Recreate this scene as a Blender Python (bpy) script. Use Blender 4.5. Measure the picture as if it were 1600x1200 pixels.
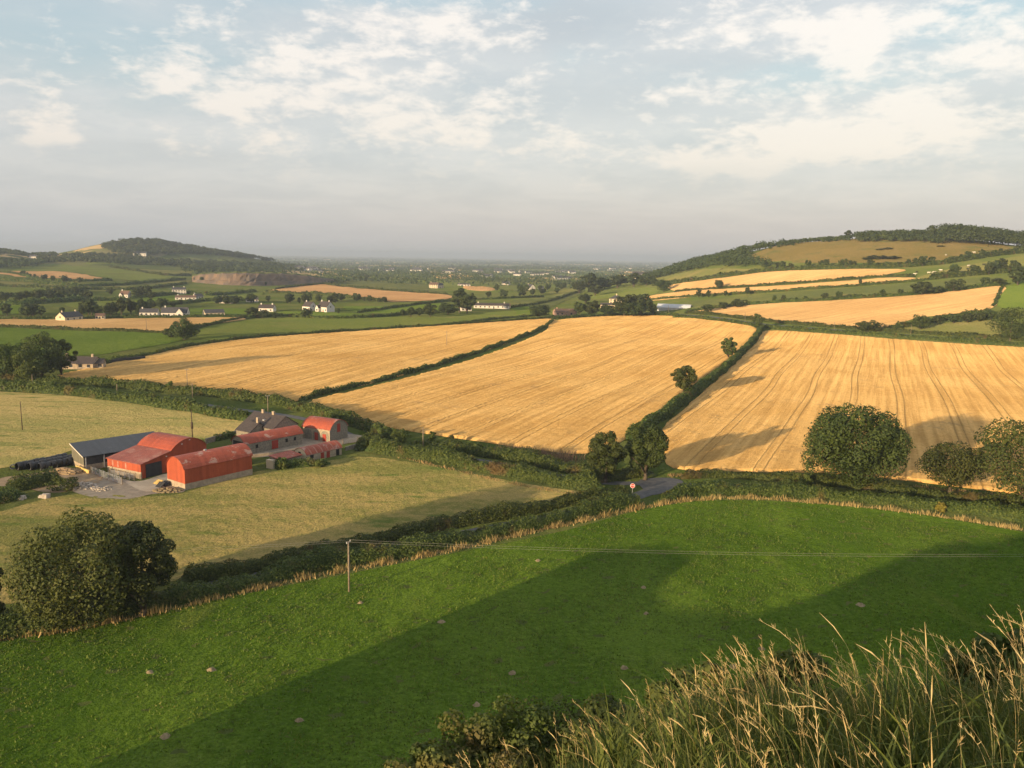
import bpy, math, random
import numpy as np
from mathutils import Vector, Matrix
R = math.radians
scene = bpy.context.scene
for o in list(bpy.data.objects): bpy.data.objects.remove(o)
COL = scene.collection

# ------------------------------------------------------------------ camera
CAMZ = 50.0                       # eye height above the plain
F, PITCH, ROLL = 1290.0, R(8.8), R(0.9)   # focal length in pixels of a 1600 wide frame
cam = bpy.data.cameras.new('camera'); camo = bpy.data.objects.new('camera', cam); COL.objects.link(camo)
cam.sensor_width = 36.0; cam.lens = F/1600*36.0; cam.clip_start = 0.1; cam.clip_end = 90000
cP, sP, cR, sR = math.cos(PITCH), math.sin(PITCH), math.cos(ROLL), math.sin(ROLL)
camo.matrix_world = Matrix(((cR, -sR, 0, 0), (sR*sP, cR*sP, -cP, 0), (sR*cP, cR*cP, sP, CAMZ), (0, 0, 0, 1)))
scene.camera = camo

# ------------------------------------------------------------------ light
SUN_AZ, SUN_EL = R(220.5), R(9.0)          # where the sun stands (clockwise from +Y)
sd = bpy.data.lights.new('sun', 'SUN'); sd.energy = 4.15; sd.angle = R(0.55); sd.color = (1.0, 0.74, 0.43)
so = bpy.data.objects.new('sun', sd); COL.objects.link(so); so.location = (-200, -240, 200)
S_DIR = Vector((math.sin(SUN_AZ)*math.cos(SUN_EL), math.cos(SUN_AZ)*math.cos(SUN_EL), math.sin(SUN_EL)))
so.rotation_euler = (-S_DIR).to_track_quat('-Z', 'Y').to_euler()
vs = scene.view_settings
scene.display_settings.display_device = 'sRGB'
vs.view_transform = 'Standard'; vs.look = 'None'; vs.gamma = 1.0; vs.exposure = 0.97; vs.use_curve_mapping = False
EXPO = 2**0.85
cy = scene.cycles
cy.use_denoising = True; cy.max_bounces = 5; cy.diffuse_bounces = 2; cy.glossy_bounces = 2; cy.transmission_bounces = 3
cy.transparent_max_bounces = 6; cy.volume_bounces = 1; cy.sample_clamp_indirect = 4.0; cy.use_adaptive_sampling = True; cy.adaptive_threshold = 0.02

class NT:
    """tiny node-tree helper"""
    def __init__(s, tree): s.t = tree; s.n = tree.nodes; s.l = tree.links
    def add(s, kind, **kw):
        n = s.n.new(kind)
        for k, v in kw.items(): setattr(n, k, v)
        return n
    def put(s, sock, v):
        if v is None: return
        if isinstance(v, bpy.types.NodeSocket): s.l.new(v, sock)
        elif isinstance(v, bpy.types.Node): s.l.new(v.outputs[0], sock)
        else:
            if sock.type == 'RGBA' and len(v) == 3: v = (*v, 1)
            sock.default_value = v
    def math(s, op, a, b=None, c=None, clamp=False):
        n = s.add('ShaderNodeMath', operation=op, use_clamp=clamp)
        for i, v in enumerate((a, b, c)): s.put(n.inputs[i], v)
        return n.outputs[0]
    def mix(s, f, a, b, blend='MIX'):
        n = s.add('ShaderNodeMix', data_type='RGBA', blend_type=blend)
        s.put(n.inputs[0], f); s.put(n.inputs[6], a); s.put(n.inputs[7], b)
        return n.outputs[2]
    def noise(s, vec, scale, detail=4, rough=0.55, dist=0.0):
        n = s.add('ShaderNodeTexNoise'); s.put(n.inputs['Vector'], vec)
        n.inputs['Scale'].default_value = scale; n.inputs['Detail'].default_value = detail
        n.inputs['Roughness'].default_value = rough; n.inputs['Distortion'].default_value = dist
        return n.outputs[0]
    def ss(s, v, a, b, lo=0.0, hi=1.0):
        n = s.add('ShaderNodeMapRange', interpolation_type='SMOOTHSTEP'); s.put(n.inputs[0], v)
        for i, q in enumerate((a, b, lo, hi)): s.put(n.inputs[1+i], q)
        return n.outputs[0]
    def vscale(s, v, sc):
        n = s.add('ShaderNodeVectorMath', operation='MULTIPLY'); s.put(n.inputs[0], v); n.inputs[1].default_value = sc
        return n.outputs[0]

def px_ray(px, py):
    px = np.asarray(px, float); py = np.asarray(py, float)
    u = (px-800)/F; v = -(py-600)/F
    ur = cR*u - sR*v; vr = sR*u + cR*v
    return np.stack([ur, cP + vr*sP, -sP + vr*cP], -1)

# ------------------------------------------------------------------ sky
world = bpy.data.worlds.new('World'); scene.world = world; world.use_nodes = True
w = NT(world.node_tree); w.n.clear()
wout = w.add('ShaderNodeOutputWorld'); bg = w.add('ShaderNodeBackground'); w.l.new(bg.outputs[0], wout.inputs[0])
STR = 0.1; bg.inputs[1].default_value = STR
KS = 1.0/(STR*EXPO)                                  # display value -> sky value
def dc(r, g, b): return (r*KS, g*KS, b*KS, 1)
sky = w.add('ShaderNodeTexSky', sky_type='NISHITA', sun_disc=False, sun_elevation=SUN_EL, sun_rotation=SUN_AZ)
sky.air_density = 1.4; sky.dust_density = 2.5; sky.altitude = 100
tc = w.add('ShaderNodeTexCoord'); dirv = tc.outputs['Generated']
sep = w.add('ShaderNodeSeparateXYZ'); w.put(sep.inputs[0], dirv)
dx, dy, dz = sep.outputs
dzp = w.math('MAXIMUM', dz, 0.0)
az = w.math('ARCTAN2', dx, dy); el = w.math('ARCSINE', dz)
den = w.math('ADD', dzp, 0.13)
cmb = w.add('ShaderNodeCombineXYZ'); w.put(cmb.inputs[0], w.math('DIVIDE', dx, den)); w.put(cmb.inputs[1], w.math('DIVIDE', dy, den))
plane = cmb.outputs[0]
n_big = w.noise(plane, 0.55, 3, 0.5)
n_mid = w.noise(plane, 1.7, 5, 0.6, 0.35)
ang = w.add('ShaderNodeCombineXYZ'); w.put(ang.inputs[0], az); w.put(ang.inputs[1], w.math('MULTIPLY', el, 2.3))
n_puff = w.noise(ang.outputs[0], 17.0, 7, 0.62, 0.25)
n_fine = w.noise(ang.outputs[0], 38.0, 5, 0.62, 0.3)
azel = w.add('ShaderNodeCombineXYZ'); w.put(azel.inputs[0], az); w.put(azel.inputs[1], el); azel = azel.outputs[0]
def blobs(lst):
    acc = None
    for (px, py, rx, ry, wt) in lst:
        d = px_ray(px, py); d = d/np.linalg.norm(d); a0 = math.atan2(d[0], d[1]); e0 = math.asin(d[2]); ix, iy = F/rx, F/ry
        n1 = w.add('ShaderNodeVectorMath', operation='MULTIPLY_ADD'); w.put(n1.inputs[0], azel); n1.inputs[1].default_value = (ix, iy, 0); n1.inputs[2].default_value = (-a0*ix, -e0*iy, 0)
        n2 = w.add('ShaderNodeVectorMath', operation='DOT_PRODUCT'); w.put(n2.inputs[0], n1.outputs[0]); w.put(n2.inputs[1], n1.outputs[0])
        g = w.math('POWER', 0.36788, n2.outputs['Value']); acc = w.math('MULTIPLY_ADD', g, wt, acc if acc is not None else 0.0)
    return acc
bright = blobs([(700,32,130,34,.75),(540,60,90,40,.5),(400,105,150,50,.6),(640,130,150,60,.4),(238,122,50,16,.7),(97,202,34,22,.9),
    (360,165,60,30,.6),(405,218,50,18,.7),(700,215,110,34,.65),(605,200,60,22,.5),(888,229,60,18,.95),(480,150,120,40,.4),(760,180,90,40,.4),(1130,45,110,26,.75),
    (1327,80,46,46,1.1),(1160,152,70,22,.75),(1420,45,150,44,.65),(1575,82,80,36,.8),(1460,185,120,44,1.0),(1340,215,120,36,.95),
    (1210,225,120,30,.9),(1100,262,110,22,.85),(1180,262,60,14,.6),(1040,150,40,14,.6),(440,245,70,14,.4),(20,190,30,14,.5),(1245,45,40,25,.6)])
dark = blobs([(900,30,160,40,.9),(1010,150,170,40,.45),(1130,95,160,22,.4),(260,240,220,22,.5),(1560,170,90,40,.45),(480,180,120,20,.3),(800,150,140,40,.3),(640,65,200,20,.2)])
blue = blobs([(120,60,300,90,.9),(620,-10,300,28,.9),(1330,120,260,40,.7),(1560,20,150,34,.9),(880,90,60,30,.4)])
fld = w.math('ADD', w.math('MULTIPLY', bright, .78), w.math('MULTIPLY', w.math('SUBTRACT', n_puff, 0.5), 3.4))
fld = w.math('ADD', fld, w.math('MULTIPLY', w.math('SUBTRACT', n_fine, 0.5), 1.3))
lit = w.ss(fld, 0.1, 1.0)
lowcut = w.ss(el, 0.045, 0.13)                        # no bright puffs low in the murk
lit = w.math('MULTIPLY', lit, lowcut)
dk = w.math('MULTIPLY', w.ss(w.math('ADD', dark, w.math('MULTIPLY', w.math('SUBTRACT', n_mid, 0.5), 1.5)), 0.1, 0.9), w.ss(el, 0.03, 0.1))
gap = w.ss(w.math('ADD', w.math('ADD', blue, w.math('MULTIPLY', w.math('SUBTRACT', n_big, 0.5), 0.9)), w.math('MULTIPLY', w.math('SUBTRACT', n_mid, 0.5), -1.0)), 0.15, 1.0)
c = w.mix(w.ss(n_mid, 0.3, 0.75), dc(.61,.64,.69), dc(.76,.755,.775))             # thin veil
c = w.mix(w.math('MULTIPLY', w.ss(n_fine, 0.45, 0.7), w.math('MULTIPLY', lowcut, .25)), c, dc(.84,.82,.80))
clear = w.mix(0.25, dc(.53,.67,.79), w.mix(1.0, sky.outputs[0], (1.0, 1.0, 1.0, 1), 'MULTIPLY'))
c = w.mix(w.math('MULTIPLY', gap, 0.9), c, clear)
c = w.mix(w.math('MULTIPLY', dk, 0.75), c, dc(.52,.56,.62))
c = w.mix(w.math('MULTIPLY', lit, 0.85), c, w.mix(w.ss(el, .06, .26), dc(.96,.86,.80), dc(1.12,1.01,.93)))
hz = w.ss(el, -0.02, 0.125, 1.0, 0.0)
c = w.mix(w.math('MULTIPLY', hz, 0.92), c, w.mix(w.ss(az, -0.6, 0.1), dc(.57,.59,.61), dc(.645,.605,.58)))
# the quarter of the sky round the low sun keeps more of the plain sky
c = w.mix(0.22, c, sky.outputs[0])
w.put(bg.inputs[0], c)

# ------------------------------------------------------------------ terrain shape
def pchip(xk, yk, x):
    xk = np.asarray(xk, float); yk = np.asarray(yk, float); x = np.clip(x, xk[0], xk[-1])
    h = np.diff(xk); d = np.diff(yk, axis=0)/(h if yk.ndim == 1 else h[:, None])
    m = np.zeros_like(yk); a, b = d[:-1], d[1:]
    with np.errstate(divide='ignore', invalid='ignore'):
        m[1:-1] = np.where(a*b > 0, 2*a*b/(a+b), 0)
    m[0] = d[0]; m[-1] = d[-1]
    i = np.clip(np.searchsorted(xk, x)-1, 0, len(h)-1); t = (x-xk[i])/h[i]; hi = h[i]
    if yk.ndim > 1: t = t[:, None]; hi = hi[:, None]
    return (yk[i]*(2*t**3-3*t**2+1) + m[i]*hi*(t**3-2*t**2+t) + yk[i+1]*(-2*t**3+3*t**2) + m[i+1]*hi*(t**3-t**2))
DK = [50,200,350,500,600,700,850,1000,1200,1400,1700,2200,2800,3600,5000,9000,40000]
fl = [-50,-50,-50,-50,-50,-50,-50,-50,-51,-52,-54,-57,-61,-65,-70,-80,-92]
def col(**kw):
    c = list(fl)
    for k, v in kw.items(): c[DK.index(int(k[1:]))] = v
    return c
TAB = [(-180, fl), (-75, fl), (-50, col(d1700=-45,d2200=-20,d2800=-10,d3600=-20)),
  (0, col(d1200=-49,d1400=-46,d1700=-38,d2200=-18,d2800=-10,d3600=-40)), (60, col(d1200=-49,d1400=-46,d1700=-40,d2200=-25,d2800=-22,d3600=-45)),
  (110, col(d1200=-49,d1400=-45,d1700=-38,d2200=-22,d2800=-8,d3600=-30)), (165, col(d1400=-45,d1700=-37,d2200=-20,d2800=18,d3600=-20)),
  (215, col(d1400=-46,d1700=-38,d2200=-21,d2800=33,d3600=-10)), (280, col(d1400=-47,d1700=-41,d2200=-27,d2800=14,d3600=-20)),
  (360, col(d1400=-48,d1700=-45,d2200=-36,d2800=-8,d3600=-40)), (430, col(d1400=-50,d1700=-49,d2200=-44,d2800=-32,d3600=-52)),
  (520, col(d1400=-51,d1700=-52,d2200=-55,d2800=-58)), (620, fl), (860, col(d600=-49.3,d700=-49.5)),
  (1000, col(d600=-49.3,d700=-49,d850=-47,d1000=-44,d1200=-38,d1400=-34,d1700=-40,d2200=-52)),
  (1080, col(d600=-49,d700=-46,d850=-38,d1000=-27,d1200=-13,d1400=-8,d1700=-25,d2200=-50)),
  (1150, col(d600=-48,d700=-43,d850=-30,d1000=-13,d1200=8,d1400=4,d1700=-20,d2200=-50)),
  (1220, col(d600=-46.5,d700=-39,d850=-23,d1000=-4,d1200=22,d1400=18,d1700=-10,d2200=-50)),
  (1320, col(d500=-49,d600=-45,d700=-35,d850=-17,d1000=4,d1200=30,d1400=27,d1700=0,d2200=-45)),
  (1450, col(d500=-48.5,d600=-43,d700=-32,d850=-14,d1000=6,d1200=32,d1400=31,d1700=5,d2200=-45)),
  (1600, col(d500=-47,d600=-40,d700=-30,d850=-13,d1000=4,d1200=21,d1400=20,d1700=-5,d2200=-45)),
  (2000, col(d500=-46,d600=-40,d700=-32,d850=-18,d1000=-4,d1200=10,d1400=8,d1700=-15,d2200=-50)), (75, fl), (180, fl)]
def azdeg(x): return math.degrees(math.atan((x-800)/F))
AZK = [(a if i in (0,1,2,len(TAB)-2,len(TAB)-1) else azdeg(a)) for i, (a, _) in enumerate(TAB)]
LK = np.log(np.array(DK, float))
LG = np.linspace(LK[0], LK[-1], 600); AG = np.linspace(-180, 180, 1441)
prof = pchip(LK, np.array([t for _, t in TAB], float).T, LG)          # (600, ncol)
GRID = pchip(np.array(AZK), prof.T.copy(), AG)                        # (1441, 600)
HP = np.array([-95,-80,-76.5,-70,-64,-60,-52,-42,-36,-28,-22,-15,-8,-4,0,10,30,60,100,130], float)
HZ = np.array([-70,-52,-32,-31,-30.6,-34.0,-34.0,-31.5,-26,-23.8,-22,-14.5,-7.8,-3.6,-1.75,-1.0,-.5,-6,-30,-70], float)
GA = np.array([-170,-120,-60,-20,0,5,10,16,30,50,80], float)
GZ = np.array([75,34,5,.6,0,.65,4.0,8.5,20,38,74], float)
s40, c40 = math.sin(R(40.5)), math.cos(R(40.5))
def Z(x, y):
    """ground height at world x, y (the plain is 0, the eye is at 50)"""
    x = np.asarray(x, float); y = np.asarray(y, float); shp = x.shape; x = x.ravel(); y = y.ravel()
    D = np.maximum(np.hypot(x, y), 1e-3); A = np.degrees(np.arctan2(x, y))
    fi = np.clip((np.log(np.maximum(D, 50.0))-LG[0])/(LG[1]-LG[0]), 0, 598.999); ai = np.clip((A+180)/0.25, 0, 1439.999)
    i0 = fi.astype(int); j0 = ai.astype(int); f = fi-i0; g = ai-j0
    base = (GRID[j0,i0]*(1-f)+GRID[j0,i0+1]*f)*(1-g)+(GRID[j0+1,i0]*(1-f)+GRID[j0+1,i0+1]*f)*g
    amp = np.clip((D-90)/300, 0, 1)*0.55 + np.clip((D-900)/1500, 0, 1)*1.5
    base = base + amp*(np.sin(x*.031+1.3)*np.sin(y*.027+.4)+.5*np.sin(x*.071-y*.05)+.35*np.sin(y*.012+x*.009))
    a = x*s40+y*c40; p = x*c40-y*s40
    hill = pchip(HP, HZ, p) - pchip(GA, GZ, a)
    hill = hill + .12*np.sin(x*1.7+y*.6)*np.sin(y*1.3-.8*x) + np.where(D > 12, 1.0, 0)*.5*np.sin(x*.5+2)*np.sin(y*.43)
    k = 2.0; d = np.clip(.5+.5*(hill-base)/k, 0, 1)
    z = base*(1-d)+hill*d + k*d*(1-d)*.5
    return (z+CAMZ).reshape(shp)
_DM = np.exp(np.linspace(math.log(62), math.log(38000), 4500))
def P(px, py):
    """the ground point seen at photo position (px, py)"""
    r = px_ray(px, py); k = _DM/math.hypot(r[0], r[1])
    dmax = 1420 if px > 1000 and py < 441 else 3200 if px < 450 and py < 413 else 40000
    k = k[_DM <= dmax]; X = r[0]*k; Y = r[1]*k; zr = CAMZ+r[2]*k; zg = Z(X, Y)
    hit = np.nonzero(zr <= zg)[0]
    if len(hit) == 0:
        i = int(np.argmin((zr-zg)/k)); return np.array([X[i], Y[i], zg[i]])
    i = hit[0]
    if i == 0: return np.array([X[0], Y[0], zg[0]])
    d0 = zr[i-1]-zg[i-1]; d1 = zr[i]-zg[i]; t = d0/(d0-d1)
    return np.array([X[i-1]+(X[i]-X[i-1])*t, Y[i-1]+(Y[i]-Y[i-1])*t, zg[i-1]+(zg[i]-zg[i-1])*t])
def smooth(pts, n=5, closed=False):
    p = np.array(pts, float); m = len(p); out = []
    for i in range(m if closed else m-1):
        g = lambda k: p[k % m] if closed else p[min(max(k, 0), m-1)]
        a, b, c_, d = g(i-1), g(i), g(i+1), g(i+2)
        for t in np.arange(n)/n:
            out.append(.5*(2*b+(c_-a)*t+(2*a-5*b+4*c_-d)*t*t+(3*b-a-3*c_+d)*t**3))
    if not closed: out.append(p[-1])
    return np.array(out)
def trace(pts, n=4, closed=False): return np.array([P(*q) for q in smooth(pts, n, closed)])

# ------------------------------------------------------------------ mesh helpers
def mesh_obj(name, V, Fc, mats, parent=None, midx=None, smooth_=True, uv=None, var=None):
    me = bpy.data.meshes.new(name); V = np.asarray(V, np.float32)
    if isinstance(Fc, np.ndarray):
        n, k = Fc.shape
        me.vertices.add(len(V)); me.vertices.foreach_set('co', V.ravel())
        me.loops.add(n*k); me.loops.foreach_set('vertex_index', Fc.astype(np.int32).ravel())
        me.polygons.add(n); me.polygons.foreach_set('loop_start', np.arange(0, n*k, k, dtype=np.int32))
        me.update(calc_edges=True)
    else:
        me.from_pydata(V.tolist(), [], [tuple(int(i) for i in f) for f in Fc])
    for m in (mats if isinstance(mats, (list, tuple)) else [mats]): me.materials.append(m)
    np_ = len(me.polygons)
    if midx is not None: me.polygons.foreach_set('material_index', np.asarray(midx, np.int32))
    me.polygons.foreach_set('use_smooth', np.full(np_, bool(smooth_)))
    if uv is not None:
        li = np.zeros(len(me.loops), np.int32); me.loops.foreach_get('vertex_index', li)
        me.uv_layers.new(name='UVMap').data.foreach_set('uv', np.asarray(uv, np.float32)[li].ravel())
    if var is not None:
        at = me.attributes.new('var', 'FLOAT', 'FACE'); at.data.foreach_set('value', np.asarray(var, np.float32))
    me.update()
    o = bpy.data.objects.new(name, me); COL.objects.link(o)
    if parent is not None: o.parent = parent
    return o
def tag(o, label=None, cat=None, group=None, kind=None):
    if label: o['label'] = label
    if cat: o['category'] = cat
    if group: o['group'] = group
    if kind: o['kind'] = kind
    return o
def empty(name, loc, rz=0.0, label=None, cat=None, group=None):
    o = bpy.data.objects.new(name, None); COL.objects.link(o); o.location = loc; o.rotation_euler = (0, 0, rz); o.empty_display_size = .5
    return tag(o, label, cat, group)
class MB:
    """collects faces for one mesh"""
    def __init__(s): s.v = []; s.f = []; s.m = []
    def poly(s, pts, m=0):
        b = len(s.v); s.v += [tuple(map(float, p)) for p in pts]; s.f.append(tuple(range(b, b+len(pts)))); s.m.append(m); return s
    def box(s, x0, x1, y0, y1, z0, z1, m=0):
        b = len(s.v); s.v += [(x, y, z) for z in (z0, z1) for y in (y0, y1) for x in (x0, x1)]
        for f in ((0,2,3,1),(4,5,7,6),(0,1,5,4),(2,6,7,3),(0,4,6,2),(1,3,7,5)): s.f.append(tuple(b+i for i in f)); s.m.append(m)
        return s
    def tube(s, pts, rad, n=6, m=0, cap=True):
        pts = [np.array(p, float) for p in pts]; b = len(s.v)
        if np.isscalar(rad): rad = [rad]*len(pts)
        for i, p in enumerate(pts):
            d = pts[min(i+1, len(pts)-1)]-pts[max(i-1, 0)]; d = d/(np.linalg.norm(d)+1e-9)
            u = np.cross(d, (0, 0, 1) if abs(d[2]) < .9 else (1, 0, 0)); u /= np.linalg.norm(u); q = np.cross(d, u)
            for k in range(n):
                t = 2*math.pi*k/n; s.v.append(tuple(p+rad[i]*(math.cos(t)*u+math.sin(t)*q)))
        for i in range(len(pts)-1):
            for k in range(n):
                s.f.append((b+i*n+k, b+i*n+(k+1) % n, b+(i+1)*n+(k+1) % n, b+(i+1)*n+k)); s.m.append(m)
        if cap:
            s.f.append(tuple(b+k for k in reversed(range(n)))); s.m.append(m)
            e = b+(len(pts)-1)*n; s.f.append(tuple(e+k for k in range(n))); s.m.append(m)
        return s
    def build(s, name, mats, parent=None, smooth_=False):
        return mesh_obj(name, np.array(s.v), s.f, mats, parent, s.m, smooth_)

# ------------------------------------------------------------------ materials
def material(name):
    m = bpy.data.materials.new(name); m.use_nodes = True; t = NT(m.node_tree); b = t.n['Principled BSDF']
    b.inputs['Specular IOR Level'].default_value = 0.15; b.inputs['Roughness'].default_value = 0.9
    return m, t, b
def bump(t, b, h, strength, dist, normal=None):
    n = t.add('ShaderNodeBump'); n.inputs['Strength'].default_value = strength; n.inputs['Distance'].default_value = dist
    t.put(n.inputs['Height'], h)
    if normal is not None: t.put(n.inputs['Normal'], normal)
    t.put(b.inputs['Normal'], n.outputs[0]); return n.outputs[0]
def wpos(t): return t.add('ShaderNodeNewGeometry').outputs['Position']
def opos(t): return t.add('ShaderNodeTexCoord').outputs['Object']

def field_mat(name, c1, c2, c3=None, s1=.05, s2=.6, bs=2.5, bd=.25, bst=1.0, stretch=None, c3lo=.55, c3hi=.75, rot=0.0):
    """short vegetation: three mixed colours and a rough relief"""
    m, t, b = material(name); p = wpos(t)
    if stretch:
        mp = t.add('ShaderNodeMapping'); t.put(mp.inputs[0], p); mp.inputs['Rotation'].default_value = (0, 0, rot); mp.inputs['Scale'].default_value = (*stretch, 1); q = mp.outputs[0]
    else: q = p
    n1 = t.noise(q, s1, 4, .6); n2 = t.noise(p, s2, 5, .65); n3 = t.noise(p, bs*1.4, 3, .7)
    f = t.math('ADD', t.math('MULTIPLY', n1, .62), t.math('MULTIPLY', n2, .38))
    cc = t.mix(t.ss(f, .42, .58), c1, c2)
    if c3: cc = t.mix(t.ss(t.noise(q, s1*2.3, 5, .6), c3lo, c3hi), cc, c3)
    cc = t.mix(t.ss(n3, .3, .7), cc, t.mix(1.0, cc, (.62,.66,.6,1), 'MULTIPLY'))
    t.put(b.inputs['Base Color'], cc); b.inputs['Diffuse Roughness'].default_value = 1.0; b.inputs['Specular IOR Level'].default_value = 0.0
    h = t.math('ADD', t.noise(p, bs, 3, .7), t.math('MULTIPLY', t.noise(p, bs*.23, 2, .6), 1.6))
    bump(t, b, h, bst, bd)
    return m
def wheat_mat(name, c1, c2, spacing=16.5, tram=True, bd=.45, s_line=.30, strength=.62):
    m, t, b = material(name); p = wpos(t)
    uvn = t.add('ShaderNodeUVMap'); sp = t.add('ShaderNodeSeparateXYZ'); t.put(sp.inputs[0], uvn.outputs[0]); u, v = sp.outputs[0], sp.outputs[1]
    n1 = t.noise(p, .018, 4, .6); n2 = t.noise(p, .9, 4, .7)
    mp = t.add('ShaderNodeCombineXYZ'); t.put(mp.inputs[0], t.math('MULTIPLY', u, .55)); t.put(mp.inputs[1], t.math('MULTIPLY', v, .012))
    rows = t.noise(mp.outputs[0], 1.0, 3, .6)
    cc = t.mix(t.ss(t.math('ADD', t.math('MULTIPLY', n1, .5), t.math('MULTIPLY', n2, .5)), .40, .60), t.mix(1.0, c1, (.88,.86,.84,1), 'MULTIPLY'), c2)
    cc = t.mix(t.ss(rows, .3, .72), t.mix(1.0, cc, (.70,.67,.62,1), 'MULTIPLY'), cc)
    # lodged, greyer patches
    lod = t.math('MULTIPLY', t.ss(t.noise(p, .05, 6, .72), .56, .66), t.ss(t.noise(p, .6, 4, .7), .42, .6))
    cc = t.mix(t.math('MULTIPLY', lod, .62), cc, (.34,.23,.11,1))
    hgt = t.math('ADD', t.noise(p, 1.9, 4, .75), t.math('MULTIPLY', rows, .9))
    if tram:
        wob = t.math('MULTIPLY', t.math('SUBTRACT', t.noise(p, .006, 1, .5), .5), 9.0)
        uu = t.math('ADD', u, wob)
        fr = t.math('ABSOLUTE', t.math('SUBTRACT', t.math('MULTIPLY', t.math('FRACT', t.math('DIVIDE', uu, spacing)), spacing), spacing/2))
        ln = t.math('ABSOLUTE', t.math('SUBTRACT', fr, 1.15))
        wid = t.math('MULTIPLY_ADD', t.noise(p, .25, 3, .7), .45, s_line-.24)
        line = t.math('SUBTRACT', 1.0, t.ss(ln, t.math('MULTIPLY', wid, .4), t.math('MULTIPLY', wid, 1.3)))
        cc = t.mix(t.math('MULTIPLY', line, strength), cc, (.25,.165,.065,1))  # wheel tracks: soil tone plus the shadow in the gap, put into the colour
        hgt = t.math('SUBTRACT', hgt, t.math('MULTIPLY', line, .5))
    t.put(b.inputs['Base Color'], cc); b.inputs['Diffuse Roughness'].default_value = 1.0; b.inputs['Specular IOR Level'].default_value = 0.0
    bump(t, b, hgt, 1.0, bd)
    return m
def leaf_mat(name, c1, c2, trans=.3, c3=None):
    m, t, b = material(name)
    at = t.add('ShaderNodeAttribute', attribute_name='var'); oi = t.add('ShaderNodeObjectInfo')
    n = t.noise(wpos(t), .35, 3, .6)
    f = t.math('ADD', t.math('MULTIPLY', at.outputs['Fac'], .6), t.math('MULTIPLY', n, .5))
    cc = t.mix(t.ss(f, .2, .9), c1, c2)
    if c3: cc = t.mix(t.ss(t.noise(wpos(t), .17, 4, .6), .56, .7), cc, c3)
    hsv = t.add('ShaderNodeHueSaturation'); t.put(hsv.inputs['Color'], cc)
    t.put(hsv.inputs['Value'], t.math('MULTIPLY_ADD', oi.outputs['Random'], .45, .78)); t.put(hsv.inputs['Hue'], t.math('MULTIPLY_ADD', oi.outputs['Random'], .03, .485))
    t.put(b.inputs['Base Color'], hsv.outputs[0]); b.inputs['Roughness'].default_value = .65; b.inputs['Specular IOR Level'].default_value = .25
    tr = t.add('ShaderNodeBsdfTranslucent'); t.put(tr.inputs[0], t.mix(1.0, hsv.outputs[0], (1.25,1.25,.7,1), 'MULTIPLY'))
    ms = t.add('ShaderNodeMixShader'); ms.inputs[0].default_value = trans
    t.l.new(b.outputs[0], ms.inputs[1]); t.l.new(tr.outputs[0], ms.inputs[2]); t.l.new(ms.outputs[0], t.n['Material Output'].inputs[0])
    return m
def plain(name, c1, c2=None, scale=1.0, rough=.85, bs=0, bd=.02, spec=.2, metal=0.0, space='o', lo=.35, hi=.65):
    m, t, b = material(name); p = opos(t) if space == 'o' else wpos(t)
    b.inputs['Roughness'].default_value = rough; b.inputs['Specular IOR Level'].default_value = spec; b.inputs['Metallic'].default_value = metal
    n = t.noise(p, scale, 5, .65)
    t.put(b.inputs['Base Color'], t.mix(t.ss(n, lo, hi), c1, c2 or tuple(x*.7 for x in c1)))
    if bs: bump(t, b, t.noise(p, bs, 4, .7), .8, bd)
    return m
def sheet_mat(name, c1, c2, patch, axis, pitch=.16, patch_lo=.6, patch_hi=.68, rough=.55):
    """corrugated painted iron, ribs across the given object axis, faded and rusted"""
    m, t, b = material(name); p = opos(t); sp = t.add('ShaderNodeSeparateXYZ'); t.put(sp.inputs[0], p); a = sp.outputs[axis]
    sheet = t.math('FLOOR', t.math('DIVIDE', a, .83)); wn = t.add('ShaderNodeTexWhiteNoise', noise_dimensions='1D'); t.put(wn.inputs['W'], sheet)
    cc = t.mix(t.ss(t.noise(p, .8, 5, .7), .35, .68), c1, c2)
    cc = t.mix(t.math('MULTIPLY', t.math('ABSOLUTE', t.math('SUBTRACT', wn.outputs[0], .5)), .95), cc, t.mix(1.0, cc, (.6,.6,.62,1), 'MULTIPLY'))
    cc = t.mix(t.math('MULTIPLY', t.ss(t.noise(t.vscale(p, (.35, .35, .9)), 1.0, 5, .65, .4), patch_lo, patch_hi), .7), cc, patch)
    cc = t.mix(t.math('MULTIPLY', t.ss(t.noise(t.vscale(p, (2.2, 2.2, .22)), 1.0, 4, .7), .5, .72), .45), cc, t.mix(1.0, cc, (.52,.46,.44,1), 'MULTIPLY'))
    t.put(b.inputs['Base Color'], cc); b.inputs['Roughness'].default_value = rough; b.inputs['Specular IOR Level'].default_value = .3
    bump(t, b, t.math('SINE', t.math('MULTIPLY', a, 2*math.pi/pitch)), .7, .018)
    return m

MAT = {}
# terrain: rough pasture near by, a patchwork of small fields far off
m, t, b = material('terrain_grass'); p = wpos(t)
vo = t.add('ShaderNodeTexVoronoi', feature='F1'); t.put(vo.inputs['Vector'], t.vscale(p, (1/230, 1/330, 0))); vo.inputs['Scale'].default_value = 1.0; vo.inputs['Randomness'].default_value = .85
sc_ = t.add('ShaderNodeSeparateColor'); t.put(sc_.inputs[0], vo.outputs['Color'])
g0 = t.mix(t.ss(t.noise(p, .02, 5, .65), .35, .65), (.075,.105,.026,1), (.115,.125,.04,1))
pc = t.mix(t.ss(sc_.outputs[0], .35, .4), (.07,.10,.03,1), (.10,.125,.045,1))
pc = t.mix(t.ss(sc_.outputs[0], .60, .64), pc, (.15,.14,.06,1)); pc = t.mix(t.ss(sc_.outputs[0], .74, .77), pc, (.42,.30,.15,1)); pc = t.mix(t.ss(sc_.outputs[0], .93, .95), pc, (.05,.07,.03,1))
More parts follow.
